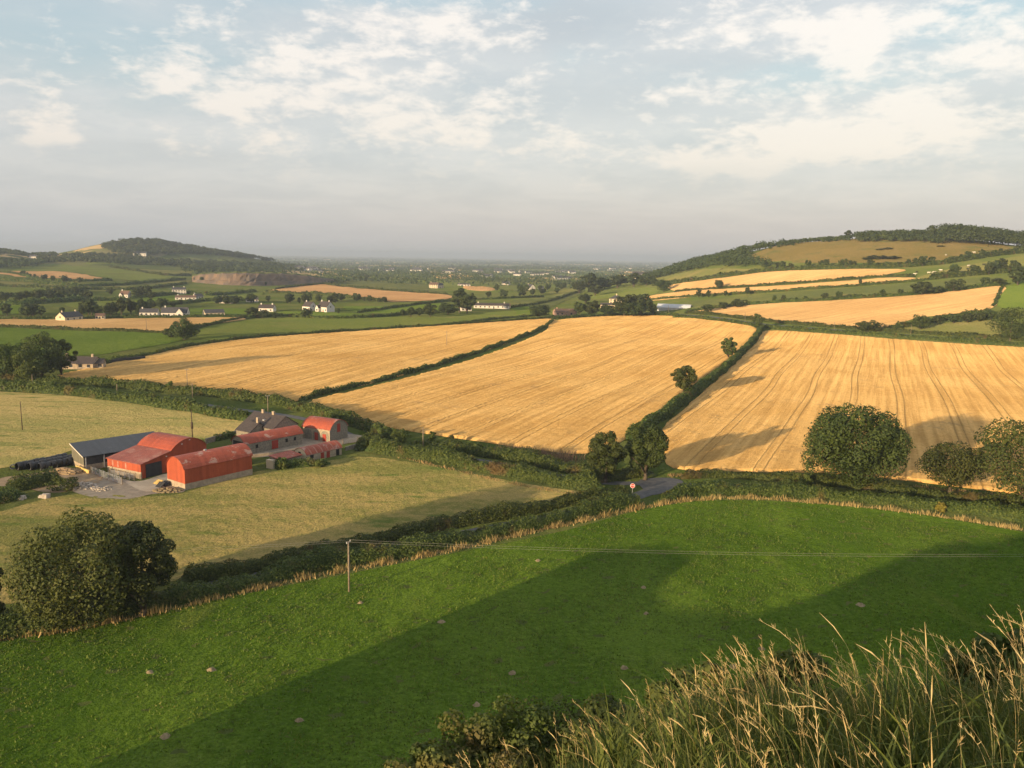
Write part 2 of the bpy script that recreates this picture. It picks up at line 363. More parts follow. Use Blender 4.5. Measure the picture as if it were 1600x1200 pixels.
vl = t.add('ShaderNodeVectorMath', operation='LENGTH'); t.put(vl.inputs[0], p)
cc = t.mix(t.ss(vl.outputs['Value'], 1500, 2300), g0, pc)
t.put(b.inputs['Base Color'], cc); b.inputs['Diffuse Roughness'].default_value = 1; b.inputs['Specular IOR Level'].default_value = 0
bump(t, b, t.math('ADD', t.noise(p, .9, 5, .7), t.math('MULTIPLY', t.noise(p, .12, 3, .6), 3.0)), 1.0, .5)
MAT['terrain'] = m
MAT['pasture'] = field_mat('lush_pasture_grass', (.083,.150,.016), (.142,.222,.028), (.205,.235,.048), s1=.03, s2=1.1, bs=2.4, bd=.5, stretch=(1.0,.35), rot=R(-25), c3lo=.56, c3hi=.8)
MAT['meadow'] = field_mat('cut_meadow', (.38,.295,.115), (.225,.215,.068), (.115,.165,.040), s1=.06, s2=.5, bs=2.2, bd=.26, stretch=(.35,1.3), rot=R(62), c3lo=.53, c3hi=.72)
MAT['meadow_dry'] = field_mat('dry_mown_meadow', (.52,.40,.165), (.37,.33,.12), (.20,.235,.068), s1=.06, s2=.5, bs=2.2, bd=.3, stretch=(.3,1.3), rot=R(75), c3lo=.53, c3hi=.7)
MAT['green'] = field_mat('mid_green_pasture', (.125,.160,.040), (.15,.175,.047), (.18,.175,.065), s1=.02, s2=.2, bs=1.0, bd=.4)
MAT['bright'] = field_mat('bright_green_pasture', (.108,.160,.028), (.135,.185,.036), None, s1=.02, s2=.2, bs=1.0, bd=.4)
MAT['dull'] = field_mat('dull_green_pasture', (.095,.115,.045), (.13,.14,.05), (.19,.17,.07), s1=.012, s2=.1, bs=.7, bd=.6)
MAT['straw'] = field_mat('straw_green_pasture', (.20,.185,.07), (.155,.165,.055), (.26,.21,.09), s1=.012, s2=.1, bs=.7, bd=.6)
MAT['hill'] = field_mat('dry_hill_grass', (.155,.122,.044), (.18,.136,.054), (.112,.112,.038), s1=.016, s2=.08, bs=.5, bd=.8, c3lo=.5, c3hi=.7)
MAT['wheat'] = wheat_mat('ripe_wheat', (.72,.455,.16), (.79,.52,.205), spacing=15.5, strength=.42, s_line=.27)
MAT['wheat_faint'] = wheat_mat('ripe_wheat_faint_lines', (.71,.445,.155), (.785,.515,.20), spacing=15.5, strength=.42, s_line=.26)
MAT['wheat_far'] = wheat_mat('ripe_wheat_far', (.64,.42,.185), (.70,.465,.215), tram=False, bd=.6)
MAT['tan'] = wheat_mat('stubble', (.52,.32,.155), (.57,.36,.18), tram=False, bd=.6)
MAT['verge'] = plain('dry_verge_grass', (.46,.33,.15), (.30,.24,.09), .6, space='w')
MAT['asphalt'] = plain('asphalt', (.085,.085,.09), (.12,.12,.12), .8, bs=6, space='w')
MAT['concrete'] = plain('concrete_yard', (.44,.375,.285), (.35,.30,.23), .35, bs=3, space='w')
MAT['dirt'] = plain('bare_dirt', (.24,.165,.10), (.32,.235,.14), .5, bs=2, bd=.15, space='w')
MAT['gravel'] = plain('grey_gravel', (.235,.195,.15), (.31,.26,.195), .7, bs=5, bd=.05, space='w')
MAT['oak'] = leaf_mat('oak_leaves', (.026,.044,.010), (.072,.092,.020), .2)
MAT['ash'] = leaf_mat('ash_leaves', (.036,.056,.013), (.092,.108,.025), .25)
MAT['lime'] = leaf_mat('pale_leaves', (.045,.064,.015), (.112,.125,.028), .25)
MAT['hedge'] = leaf_mat('hedge_leaves', (.042,.070,.015), (.118,.146,.032), .28, (.125,.10,.034))
MAT['farleaf'] = leaf_mat('far_leaves', (.030,.048,.013), (.058,.076,.020), .18)
MAT['scrub'] = leaf_mat('bramble_leaves', (.044,.068,.016), (.118,.137,.031), .28, (.13,.085,.036))
MAT['gorse'] = leaf_mat('yellow_green_leaves', (.22,.21,.035), (.32,.28,.05), .3)
MAT['weed'] = leaf_mat('dead_weed', (.17,.10,.075), (.26,.16,.11), .15)
MAT['bark'] = plain('bark', (.11,.085,.06), (.06,.048,.035), 2.0, bs=6, bd=.05)
MAT['red'] = sheet_mat('red_painted_iron_roof', (.40,.085,.04), (.32,.07,.037), (.46,.33,.27), 1, patch_lo=.56, patch_hi=.64)
MAT['red2'] = sheet_mat('red_iron_lean_to_roof', (.33,.085,.055), (.27,.07,.05), (.38,.19,.14), 1, patch_lo=.52)
MAT['redwall'] = sheet_mat('red_iron_wall', (.42,.085,.034), (.37,.072,.03), (.40,.10,.05), 0, patch_lo=.7, patch_hi=.9)
MAT['redwall_y'] = sheet_mat('red_iron_long_wall', (.42,.085,.034), (.37,.072,.03), (.40,.10,.05), 1, patch_lo=.7, patch_hi=.9)
MAT['palesheet'] = plain('faded_iron_sheet', (.42,.22,.17), (.36,.14,.095), 1.5)
MAT['greyroof'] = sheet_mat('slate_grey_steel_roof', (.045,.05,.06), (.055,.06,.07), (.07,.075,.085), 1, pitch=.3, rough=.4)
MAT['greywall'] = sheet_mat('olive_grey_cladding', (.17,.16,.115), (.15,.14,.10), (.19,.18,.13), 0, pitch=.3)
MAT['darkwall'] = plain('dark_cladding', (.035,.036,.04), (.05,.05,.052), 1.0)
MAT['stone'] = plain('rubble_stone', (.27,.235,.18), (.17,.15,.12), 2.4, bs=4, bd=.08)
MAT['limewash'] = plain('stained_block', (.40,.32,.23), (.28,.225,.165), 1.2, bs=3, bd=.03)
MAT['slate'] = plain('roof_slate', (.050,.042,.040), (.075,.060,.054), 1.8, bs=5, bd=.03, rough=.6)
MAT['tile'] = plain('brown_roof_tile', (.16,.095,.065), (.11,.075,.06), 1.5, bs=5)
MAT['darkroof'] = plain('dark_slate', (.055,.055,.062), (.08,.078,.082), 1.0)
MAT['white'] = plain('white_render', (.66,.62,.56), (.56,.52,.46), .6)
MAT['cream'] = plain('cream_render', (.62,.52,.36), (.54,.45,.32), .6)
MAT['brick'] = plain('pink_brick', (.42,.27,.20), (.34,.22,.17), 2.0)
MAT['pane'] = plain('window_pane', (.03,.035,.042), (.045,.05,.058), 1.0, rough=.12, spec=.5)
MAT['reddoor'] = plain('red_painted_door', (.33,.045,.028), (.26,.04,.028), 1.5, rough=.6)
MAT['opening'] = plain('dark_doorway', (.02,.02,.02), (.03,.028,.026), 1.0)
MAT['galv'] = plain('galvanised_steel', (.42,.43,.44), (.33,.34,.35), 1.0, rough=.45, metal=.4)
MAT['plastic'] = plain('black_plastic_wrap', (.012,.012,.014), (.022,.022,.026), 2.0, rough=.38, spec=.4, bs=3, bd=.05)
MAT['pole'] = plain('weathered_pole_wood', (.27,.215,.15), (.19,.15,.11), 2.0)
MAT['darkpole'] = plain('creosoted_pole_wood', (.07,.05,.035), (.10,.072,.05), 2.0)
MAT['wire'] = plain('aluminium_wire', (.42,.40,.36), (.38,.36,.33), 1.0, rough=.5)
MAT['rock'] = plain('quarry_rock', (.20,.135,.09), (.11,.09,.075), .05, bs=.3, bd=1.0, space='w')
MAT['rubble'] = plain('pale_rubble', (.46,.40,.33), (.33,.28,.23), 1.5, bs=3)
MAT['earth'] = plain('crumbled_soil', (.31,.24,.14), (.20,.16,.09), 1.5, bs=6, bd=.06)
MAT['signred'] = plain('sign_red', (.60,.035,.03), (.55,.03,.028), 1.0, rough=.45)
MAT['signwhite'] = plain('sign_white', (.82,.80,.78), (.78,.76,.74), 1.0, rough=.45)
MAT['cow_w'] = plain('white_hide', (.72,.66,.56), (.62,.56,.46), 1.0)
MAT['cow_b'] = plain('black_hide', (.03,.026,.024), (.05,.04,.036), 1.0)
MAT['yellowboard'] = plain('yellow_board', (.62,.44,.15), (.52,.36,.13), 1.0)
MAT['straw_stem'] = leaf_mat('dry_grass_stem', (.74,.60,.33), (.97,.84,.54), .5)
MAT['dry_verge'] = leaf_mat('dry_verge_blade', (.24,.185,.075), (.44,.30,.14), .25)
MAT['blade'] = leaf_mat('green_grass_blade', (.07,.105,.026), (.19,.20,.07), .4)

# ------------------------------------------------------------------ ground sheet
azs = np.unique(np.concatenate([np.arange(-180, -60, 1.5), np.arange(-60, -36, .5), np.arange(-36, 40, .22), np.arange(40, 60, .5), np.arange(60, 180.1, 1.5)]))
dsr = np.unique(np.concatenate([np.geomspace(.4, 20, 46), np.arange(20, 200, 1.8), np.arange(200, 1000, 9.0), np.arange(1000, 4000, 45.0), np.geomspace(4000, 30000, 26)]))
A_, D_ = np.meshgrid(np.radians(azs), dsr, indexing='ij'); X_ = D_*np.sin(A_); Y_ = D_*np.cos(A_); Zg = Z(X_, Y_)
na, nd = A_.shape
V = np.concatenate([np.stack([X_, Y_, Zg], -1).reshape(-1, 3), [[0, 0, float(Z(np.array([0.]), np.array([0.]))[0])]]])
idx = np.arange(na*nd).reshape(na, nd)
q = np.stack([idx[:-1, :-1], idx[:-1, 1:], idx[1:, 1:], idx[1:, :-1]], -1).reshape(-1, 4)
fan = [(na*nd, int(idx[i, 0]), int(idx[i+1, 0])) for i in range(na-1)]
ground = mesh_obj('ground', V, [tuple(f) for f in q.tolist()] + fan, MAT['terrain'])
tag(ground, 'rolling green ground under the fields and hills', 'ground', kind='structure')

# ------------------------------------------------------------------ fields
rng = np.random.default_rng(7)
def inside(poly, x, y):
    c_ = np.zeros(len(x), bool); n = len(poly)
    for i in range(n):
        x0, y0 = poly[i]; x1, y1 = poly[(i+1) % n]
        if y0 == y1: continue
        k = (y0 > y) != (y1 > y); c_ ^= k & (x < (x1-x0)*(y-y0)/(y1-y0)+x0)
    return c_
def nearest(poly, pts):
    best = np.full(len(pts), 1e18); out = pts.copy(); n = len(poly)
    for i in range(n):
        a = poly[i]; d = poly[(i+1) % n]-a; L2 = d@d
        if L2 < 1e-9: continue
        t = np.clip(((pts-a)@d)/L2, 0, 1); qn = a+t[:, None]*d; e = ((pts-qn)**2).sum(1)
        k = e < best; best[k] = e[k]; out[k] = qn[k]
    return out
def sheet(name, pts, mat, cell, off, jit=0.0, label=None, cat='field', direction=0.0, world=None, edge=None, n=4, kind='structure', lump=0.0):
    poly = (np.array(world, float) if world is not None else trace(pts, n, True)[:, :2])
    a = R(direction); e1 = np.array([math.cos(a), -math.sin(a)]); e2 = np.array([math.sin(a), math.cos(a)])   # e2 runs along the rows
    uvp = np.stack([poly@e1, poly@e2], 1); mn = uvp.min(0)-cell; mx = uvp.max(0)+cell
    nx = int((mx[0]-mn[0])/cell)+2; ny = int((mx[1]-mn[1])/cell)+2
    U, W = np.meshgrid(mn[0]+np.arange(nx)*cell, mn[1]+np.arange(ny)*cell, indexing='ij')
    uv = np.stack([U.ravel(), W.ravel()], 1); ins = inside(uvp, uv[:, 0], uv[:, 1])
    I = np.arange(nx*ny).reshape(nx, ny); qd = np.stack([I[:-1, :-1], I[1:, :-1], I[1:, 1:], I[:-1, 1:]], -1).reshape(-1, 4)
    qd = qd[ins[qd].any(1)]
    used = np.unique(qd); outm = used[~ins[used]]
    uv[outm] = nearest(uvp, uv[outm])
    remap = np.full(nx*ny, -1); remap[used] = np.arange(len(used)); qd = remap[qd]; uv = uv[used]; isin = ins[used]
    xy = uv[:, :1]*e1+uv[:, 1:]*e2
    o_ = np.where(isin, off, off if edge is None else edge)
    z = Z(xy[:, 0], xy[:, 1])+o_+np.where(isin, rng.uniform(-jit, jit, len(xy)), 0)
    if lump: z += np.where(isin, lump*(np.sin(xy[:, 0]*.9)*np.sin(xy[:, 1]*.8+.5*np.sin(xy[:, 0]*.3))), 0)
    o = mesh_obj(name, np.column_stack([xy, z]), qd, MAT[mat] if isinstance(mat, str) else mat, uv=uv)
    return tag(o, label, cat, kind=kind)

MAT['tuft'] = leaf_mat('pasture_blade', (.055,.102,.013), (.165,.235,.040), .35, (.19,.215,.05))
# near pasture: runs from the lane hedge to the foot of the rock
top = trace([(-420,1085),(-200,1045),(0,1003),(150,980),(290,948),(450,915),(545,897),(640,878),(760,855),(880,830),(960,808),(1030,792),(1100,783),(1200,783),(1320,791),(1450,806),(1600,832),(1760,862)], 3)[:, :2]
low = np.array([(150,75),(105,48),(60,40),(20,44),(-20,50),(-60,52),(-110,30)], float)
sheet('pasture_field', None, 'pasture', .75, .06, .05, 'lush green grazed pasture at the foot of the rock, half in shade', 'pasture', direction=25, world=np.vstack([top, low]), lump=.05)
sheet('meadow_field', [(-60,815),(0,800),(70,780),(140,772),(260,775),(330,757),(395,738),(470,728),(560,714),(640,722),(720,737),(800,752),(880,765),(935,770),(900,784),(760,810),(640,831),(500,861),(400,881),(290,905),(100,935),(0,945),(-60,950)],
      'meadow', 1.0, .06, .05, 'pale mown meadow in front of the red barns', 'meadow', 62)
sheet('meadow_field', [(-80,606),(0,612),(100,618),(220,632),(330,648),(395,660),(372,676),(330,686),(250,690),(130,700),(60,722),(0,732),(-80,745)],
      'meadow_dry', 1.3, .06, .06, 'pale mown meadow behind the barns with a lone dark pole', 'meadow', 62)
sheet('wheat_field', [(80,592),(150,574),(230,557),(300,542),(400,529),(560,518),(700,509),(862,499),(840,516),(780,541),(700,566),(600,595),(520,613),(466,627),(430,624),(370,615),(300,608),(200,602),(130,597)],
      'wheat_faint', 1.35, .65, .15, 'ripe wheat field left of the thin diagonal hedge', 'wheat field', 17.5, edge=.1)
sheet('wheat_field', [(866,502),(950,495),(1040,494),(1100,500),(1183,514),(1148,556),(1088,598),(1028,648),(988,680),(950,700),(905,710),(830,702),(760,692),(690,682),(600,667),(540,651),(480,632),(560,610),(680,580),(780,548),(850,519)],
      'wheat_faint', 1.3, .65, .15, 'middle ripe wheat field rising to the crest with the farmhouses', 'wheat field', 23.5, edge=.1)
sheet('wheat_field', [(1197,518),(1300,523),(1400,531),(1500,538),(1600,544),(1720,552),(1720,795),(1600,775),(1500,762),(1400,750),(1290,740),(1170,738),(1052,732),(1038,700),(1034,672),(1080,630),(1140,574),(1182,536)],
      'wheat', 1.3, .65, .15, 'ripe wheat field on the right with paired tractor lines', 'wheat field', 24.0, edge=.1)
FIELDS = [  # pixels, material, cell, label, rows
 ([(-40,513),(0,512),(120,517),(255,521),(285,532),(190,549),(150,555),(60,557),(-40,556)], 'bright', 5, 'bright green pasture above the dark bungalow on the left', 0),
 ([(-40,501),(100,500),(200,499),(382,497),(340,506),(300,511),(255,518),(150,516),(0,510),(-40,509)], 'wheat_far', 4, 'thin strip of ripe wheat below the white bungalows', 30),
 ([(318,512),(390,500),(470,496),(560,497),(700,492),(790,486),(858,483),(862,494),(700,506),(560,514),(400,526),(316,531)], 'green', 5, 'long green pasture bordering the left wheat field', 0),
 ([(438,487),(470,487),(560,490),(575,495),(500,497),(440,493)], 'bright', 6, 'small bright green paddock below the pair of white houses', 0),
 ([(537,479),(600,479),(640,477),(698,474),(700,484),(640,490),(560,488)], 'bright', 6, 'bright green pasture right of the pair of white houses', 0),
 ([(412,457),(440,451),(500,445),(525,447),(610,455),(697,460),(697,468),(620,472),(605,471),(560,466),(500,459),(460,458)], 'tan', 7, 'pinkish tan stubble field below the quarry', 40),
 ([(520,445),(560,435),(600,436),(660,442),(672,452),(697,457),(620,454)], 'dull', 10, 'dull green slope beside the quarry', 0),
 ([(640,437),(700,440),(780,452),(770,457),(700,452),(690,448)], 'green', 10, 'green field by the far yellow farmhouse', 0),
 ([(725,446),(770,450),(768,455),(730,453)], 'tan', 10, 'small bare tan field among the far houses', 0),
 ([(585,426),(700,428),(680,432),(590,432)], 'green', 20, 'narrow far green field beyond the quarry', 0),
 ([(676,431),(740,430),(737,434),(700,436),(677,433)], 'wheat_far', 16, 'far sliver of ripe wheat beyond the yellow farmhouse', 0),
 ([(760,433),(830,436),(900,438),(895,441),(800,438)], 'straw', 16, 'far straw coloured field in the plain', 0),
 ([(800,470),(855,466),(905,450),(912,456),(880,472),(850,482),(802,478)], 'dull', 8, 'dull green pasture left of the brick bungalow', 0),
 ([(800,482),(830,477),(850,486),(828,496),(802,497)], 'bright', 6, 'bright green corner behind the left wheat field', 0),
 ([(858,455),(905,450),(900,460),(868,462)], 'straw', 8, 'rough straw coloured paddock before the wooded slope', 0),
 ([(920,462),(960,456),(1010,449),(1030,454),(1012,462),(960,465),(930,468)], 'green', 7, 'green paddock behind the hip roofed house', 0),
 # right hill
 ([(1018,437),(1060,428),(1110,420),(1192,422),(1200,424),(1130,432),(1060,442),(1025,444)], 'straw', 9, 'straw green field under the wooded hillside', 0),
 ([(1046,446),(1100,438),(1150,432),(1200,425),(1280,422),(1400,421),(1413,424),(1385,429),(1375,433),(1300,438),(1200,446),(1100,452),(1055,455)], 'wheat_far', 6, 'upper strip of ripe wheat on the right hill', 70),
 ([(1010,464),(1075,455),(1200,448),(1330,439),(1400,434),(1450,438),(1340,446),(1200,456),(1100,463),(1020,470)], 'wheat_far', 6, 'lower strip of ripe wheat on the right hill', 70),
 ([(1072,472),(1200,460),(1340,449),(1440,441),(1520,436),(1560,436),(1480,451),(1350,461),(1200,470),(1090,482)], 'dull', 6, 'green strip between the wheat strips and the tree row', 0),
 ([(1072,489),(1130,481),(1200,475),(1300,470),(1400,464),(1480,457),(1568,447),(1560,465),(1550,482),(1480,492),(1430,498),(1385,512),(1330,513),(1250,506),(1190,500),(1120,491)], 'wheat_far', 5, 'ripe wheat field on the lower right slope', 65),
 ([(1380,516),(1440,510),(1550,500),(1560,528),(1500,525),(1430,520)], 'straw', 5, 'pale green triangle of pasture above the right road', 0),
 ([(1575,447),(1640,440),(1680,480),(1600,482),(1558,478)], 'bright', 6, 'bright green field corner at the right edge', 0),
 ([(1160,408),(1200,388),(1230,378),(1290,374),(1340,372),(1460,373),(1520,377),(1578,386),(1560,397),(1480,406),(1400,410),(1300,411),(1220,410)], 'hill', 12, 'dry grassy dome of the right hill', 0),
 ([(1430,435),(1500,417),(1600,399),(1680,390),(1680,412),(1600,417),(1520,425),(1480,433)], 'straw', 9, 'green cattle pasture on the flank of the right hill', 0),
 # left hill
 ([(-30,425),(0,424),(60,424),(102,425),(140,431),(170,437),(120,439),(60,436),(0,428)], 'tan', 14, 'tan field low on the left hill', 0),
 ([(70,412),(130,417),(200,423),(270,431),(250,437),(190,438),(150,431),(100,424),(20,423)], 'green', 14, 'long green field on the slope of the left hill', 0),
 ([(178,418),(230,421),(295,424),(295,428),(262,430),(215,424)], 'straw', 14, 'straw green field right of the long green slope', 0),
 ([(-30,438),(60,443),(170,446),(290,437),(292,442),(230,450),(170,452),(60,449),(-30,444)], 'straw', 12, 'pale straw strip across the foot of the left hill', 0),
 ([(-30,448),(60,450),(120,455),(30,463),(-30,464)], 'green', 10, 'green field at the left edge below the straw strip', 0),
 ([(-30,477),(40,477),(70,482),(40,490),(-30,492)], 'bright', 8, 'small green field at the left edge by the tree belt', 0),
 ([(86,396),(130,391),(176,387),(181,390),(140,397),(90,398)], 'straw', 22, 'pale bald pasture beside the summit of the left hill', 0),
 ([(0,398),(30,400),(55,408),(20,411),(-20,410)], 'dull', 22, 'dull green slope at the far left', 0),
 ([(240,402),(290,401),(340,405),(300,409),(250,406)], 'dull', 22, 'green clearing below the wood on the left hill', 0),
 ([(345,400),(400,405),(440,411),(400,413),(350,410)], 'dull', 22, 'green shoulder at the right end of the left hill', 0),
 ([(130,411),(165,408),(200,409),(195,412),(150,414)], 'green', 18, 'small green field in the woods of the left hill', 0),
 ([(300,463),(400,456),(408,462),(380,470),(320,474)], 'green', 9, 'green paddocks round the scattered white houses', 0),
 ([(220,466),(290,459),(310,470),(260,476),(215,474)], 'bright', 9, 'green paddock by the white two storey house', 0),
 ([(290,482),(400,484),(390,494),(300,496)], 'bright', 7, 'green lawn beside the long white bungalow', 0),
 ([(110,473),(200,470),(240,478),(160,484),(110,480)], 'green', 8, 'green pasture before the tree belt on the left', 0),
]
for pts, mt, cell, lab, rows in FIELDS:
    wh = mt in ('wheat_far', 'tan')
    sheet({'wheat_far': 'wheat_field', 'tan': 'stubble_field'}.get(mt, 'grass_field'), pts, mt, cell, .75 if wh else .35, .12 if wh else .05, lab, 'wheat field' if mt == 'wheat_far' else 'field', rows, edge=.35 if wh else .2, n=3)

# ------------------------------------------------------------------ roads and yard
def ribbon(name, pts, width, mat, off, label, cat, n=6, world=None):
    c_ = trace(pts, n)[:, :2] if world is None else np.array(world); d = np.gradient(c_, axis=0); d /= np.linalg.norm(d, axis=1)[:, None]; nn = np.stack([d[:, 1], -d[:, 0]], 1)
    ks = np.linspace(-.5, .5, 4); xy = np.concatenate([c_+nn*width*k for k in ks]); m_ = len(c_)
    I = np.arange(4*m_).reshape(4, m_); qd = np.stack([I[:-1, :-1], I[1:, :-1], I[1:, 1:], I[:-1, 1:]], -1).reshape(-1, 4)
    return tag(mesh_obj(name, np.column_stack([xy, Z(xy[:, 0], xy[:, 1])+off]), qd, MAT[mat]), label, cat, kind='structure')
ribbon('lane', [(-120,612),(0,604),(100,609),(200,617),(300,630),(380,641),(450,650),(510,664),(560,686),(610,699),(680,710),(760,722),(850,740),(940,754),(1020,756),(1120,760),(1250,767),(1400,783),(1550,800),(1700,822)], 3.0, 'asphalt', .07, 'narrow lane running past the farm between tall hedges', 'road')
ribbon('lane', [(-200,1010),(0,975),(200,945),(400,898),(560,865),(740,832),(900,800),(980,780),(1030,763),(1050,757)], 3.8, 'asphalt', .075, 'sunken side lane between hedges meeting the lane at the stop sign', 'road')
sheet('road_junction', [(1000,750),(1045,747),(1068,754),(1050,766),(1018,774),(1004,764)], 'asphalt', 1.0, .085, 0, 'grey asphalt mouth of the road junction beside the stop sign', 'road')
ribbon('lane', [(1040,491),(1110,495),(1190,506),(1300,515),(1400,522),(1500,530),(1600,537),(1720,546)], 4.0, 'asphalt', .07, 'hedged lane along the top of the right wheat field', 'road')
sheet('farmyard', [(190,748),(225,758),(262,752),(290,768),(240,772),(200,780),(150,778),(110,765),(140,748)], 'gravel', 1.0, .07, .02, 'grey gravel apron before the red barns', 'yard')
sheet('concrete_yard', [(196,752),(222,752),(262,740),(285,745),(262,758),(232,769),(205,760)], 'concrete', 1.0, .10, 0, 'pale concrete yard between the two red barns', 'yard')
sheet('bare_ground', [(0,748),(40,742),(115,733),(150,738),(160,752),(130,762),(95,770),(60,768),(30,760),(0,760)], 'dirt', .8, .09, .06, 'bare brown earth beside the silage rows', 'yard')
sheet('stable_yard', [(320,690),(366,684),(380,712),(420,714),(480,706),(540,694),(575,688),(560,680),(480,676),(455,690),(390,674),(340,680)], 'gravel', 1.0, .11, .02, 'grey farmyard between the stone barns', 'yard')

# ------------------------------------------------------------------ foliage builders
def leaf_quads(C, Nrm, size, rg, aspect=.75):
    n = len(C); Nrm = Nrm/(np.linalg.norm(Nrm, axis=1)[:, None]+1e-9)
    r = rg.normal(size=(n, 3)); u = np.cross(Nrm, r); u /= np.linalg.norm(u, axis=1)[:, None]+1e-9; v = np.cross(Nrm, u)
    s = (np.asarray(size)*rg.uniform(.6, 1.35, n))[:, None]; h = s*aspect*rg.uniform(.7, 1.2, n)[:, None]
    bend = Nrm*s*rg.uniform(-.2, .2, n)[:, None]
    V_ = np.stack([C-u*s*.55+bend, C-v*h*.5, C+u*s*.55+bend, C+v*h*.5], 1).reshape(-1, 3)
    return V_, np.arange(4*n).reshape(n, 4)
def lobes_for(rg, W, H, z0, n, solid=False, squash=1.0):
    """lumps spread over an ellipsoid of width W between z0 and H"""
    cz = (z0+H)/2; rz = (H-z0)/2; rx = W/2; out = [(0, 0, cz, rx*.60, rz*.66)]
    for i in range(n):
        f = 1-2*(i+.5)/n; th = i*2.39996+rg.uniform(-.5, .5); rr = math.sqrt(max(0, 1-f*f)); lr = rg.uniform(.17, .36); k = (1.02-lr)*(rg.uniform(.88, 1.05) if solid else rg.uniform(.76, 1.12))
        taper = 1.0 if f > -.4 else .88
        if n > 15 and not solid and rg.random() < .14: continue
        out.append((rx*k*rr*math.cos(th)*taper, rx*k*rr*math.sin(th)*taper, cz+rz*k*f, rx*lr, (rx*lr if solid else min(rx*lr, rz*lr*1.2)*rg.uniform(.7, 1.0))*squash))
    return out
def crown_mesh(rg, lobes, n, leaf, inner=.14):
    L = np.array(lobes); wgt = L[:, 3]**1.8; wgt[0] *= .8; wgt /= wgt.sum(); k = rg.choice(len(L), n, p=wgt)
    d = rg.normal(size=(n, 3)); d[:, 2] += .25; d /= np.linalg.norm(d, axis=1)[:, None]
    rad = np.where(rg.random(n) < inner, rg.uniform(.4, .85, n), rg.uniform(.86, 1.04, n)*np.where(rg.random(n) < .08, 1.15, 1))[:, None]
    C = L[k, :3]+d*rad*np.stack([L[k, 3], L[k, 3], L[k, 4]], 1)
    lv = rg.random(len(L))
    return leaf_quads(C, d+rg.normal(size=(n, 3))*.38, np.full(n, leaf), rg) + (np.clip(lv[k]*.55+rg.random(n)*.45, 0, 1),)
def trunk_mb(rg, H, W, z0, tr, limbs=5):
    mb = MB(); top_ = z0+(H-z0)*.55
    mb.tube([(0,0,-.4),(0,0,.3),(tr*.2,0,z0*.6),(0,tr*.3,z0),(tr*.3,0,top_)], [tr*1.5,tr*1.1,tr*.9,tr*.8,tr*.3], 8)
    for i in range(limbs):
        th = i*2*math.pi/limbs+rg.uniform(-.4, .4); a = z0*rg.uniform(.7, 1.15); b_ = a+(H-z0)*rg.uniform(.25, .5); r_ = W*rg.uniform(.22, .36)
        mb.tube([(0,0,a),(r_*.45*math.cos(th),r_*.45*math.sin(th),a+(b_-a)*.55),(r_*math.cos(th),r_*math.sin(th),b_)], [tr*.5,tr*.33,tr*.12], 6)
    return mb
def px_size(px, ytop, ybase, wpx):
    g = P(px, ybase); D = math.hypot(g[0], g[1]); r = px_ray(px, ytop); h = CAMZ+r[2]*D/math.hypot(r[0], r[1])-g[2]
    return g, h, wpx*math.hypot(D, CAMZ-g[2])/F
def big_tree(name, px, ytop, ybase, wpx, mat, n, leaf, label, seed, clear=.18, nl=30, extra=None, trunk=.45, group=None, squash=1.0, solid=False):
    g, H, W = px_size(px, ytop, ybase, wpx); rg = np.random.default_rng(seed)
    t_ = empty(name, (g[0], g[1], g[2]), 0, label, 'tree', group); z0 = H*clear
    lb = lobes_for(rg, W, H, z0, nl, solid, squash)
    if extra: lb += [(a*W, b_*W, c_*H, d*W, d*W) for a, b_, c_, d in extra]
    V_, F_, va = crown_mesh(rg, lb, n, leaf)
    mesh_obj('crown', V_, F_, MAT[mat], t_, var=va)
    trunk_mb(rg, H, W, max(z0, 1.0), trunk).build('trunk', MAT['bark'], t_, True)
    return t_
# shared crowns for the smaller and farther trees: unit height 10, width about 8
PROTO = {}
for k, (n_, lf, W_, z0_, nl_) in {'mid0': (2600,.62,8.6,1.0,20), 'mid1': (2600,.62,7.2,1.4,18), 'mid2': (2400,.62,10.5,.8,22), 'mid3': (2300,.6,6.2,.6,16),
        'far0': (520,1.25,8.8,.5,14), 'far1': (480,1.25,7.6,.8,12), 'far2': (560,1.3,11,.3,16), 'far3': (420,1.2,6.4,.4,11), 'bush0': (700,1.2,14,-.8,14), 'bush1': (700,1.2,11,-.8,12)}.items():
    rg = np.random.default_rng(hash(k) % 1000 if False else sum(map(ord, k))); lb = lobes_for(rg, W_, 10, z0_, nl_)
    V_, F_, va = crown_mesh(rg, lb, n_, lf, .2)
    mb = trunk_mb(rg, 10, W_, max(z0_, 1.2), .3, 3)
    b0 = len(V_); Vt = np.array(mb.v); faces = [tuple(f) for f in F_.tolist()] + [tuple(i+b0 for i in f) for f in mb.f]
    o = mesh_obj('tree_source', np.vstack([V_, Vt]), faces, [MAT['farleaf'], MAT['bark']], midx=[0]*len(F_)+[1]*len(mb.f), var=np.concatenate([va, np.full(len(mb.f), .5)]))
    PROTO[k] = o.data; bpy.data.objects.remove(o)
PR = random.Random(5)
def far_tree(x, y, h, label, group, kind='far', wide=1.0, name='tree', cat='tree'):
    o = bpy.data.objects.new(name, PROTO[PR.choice([k for k in PROTO if k.startswith(kind)])]); COL.objects.link(o)
    z = float(Z(np.array([x]), np.array([y]))[0]); s = h/10
    o.location = (x, y, z-.1*s); o.rotation_euler = (0, 0, PR.uniform(0, 6.28)); o.scale = (s*wide*PR.uniform(.85, 1.15), s*wide*PR.uniform(.85, 1.15), s)
    return tag(o, label, cat, group)
def tree_at(px, ytop, ybase, wpx, label, group=None, kind='far', name='tree', cat='tree'):
    g, H, W = px_size(px, ytop, ybase, wpx); return far_tree(g[0], g[1], H, label, group, kind, (W/H)/.85, name, cat)
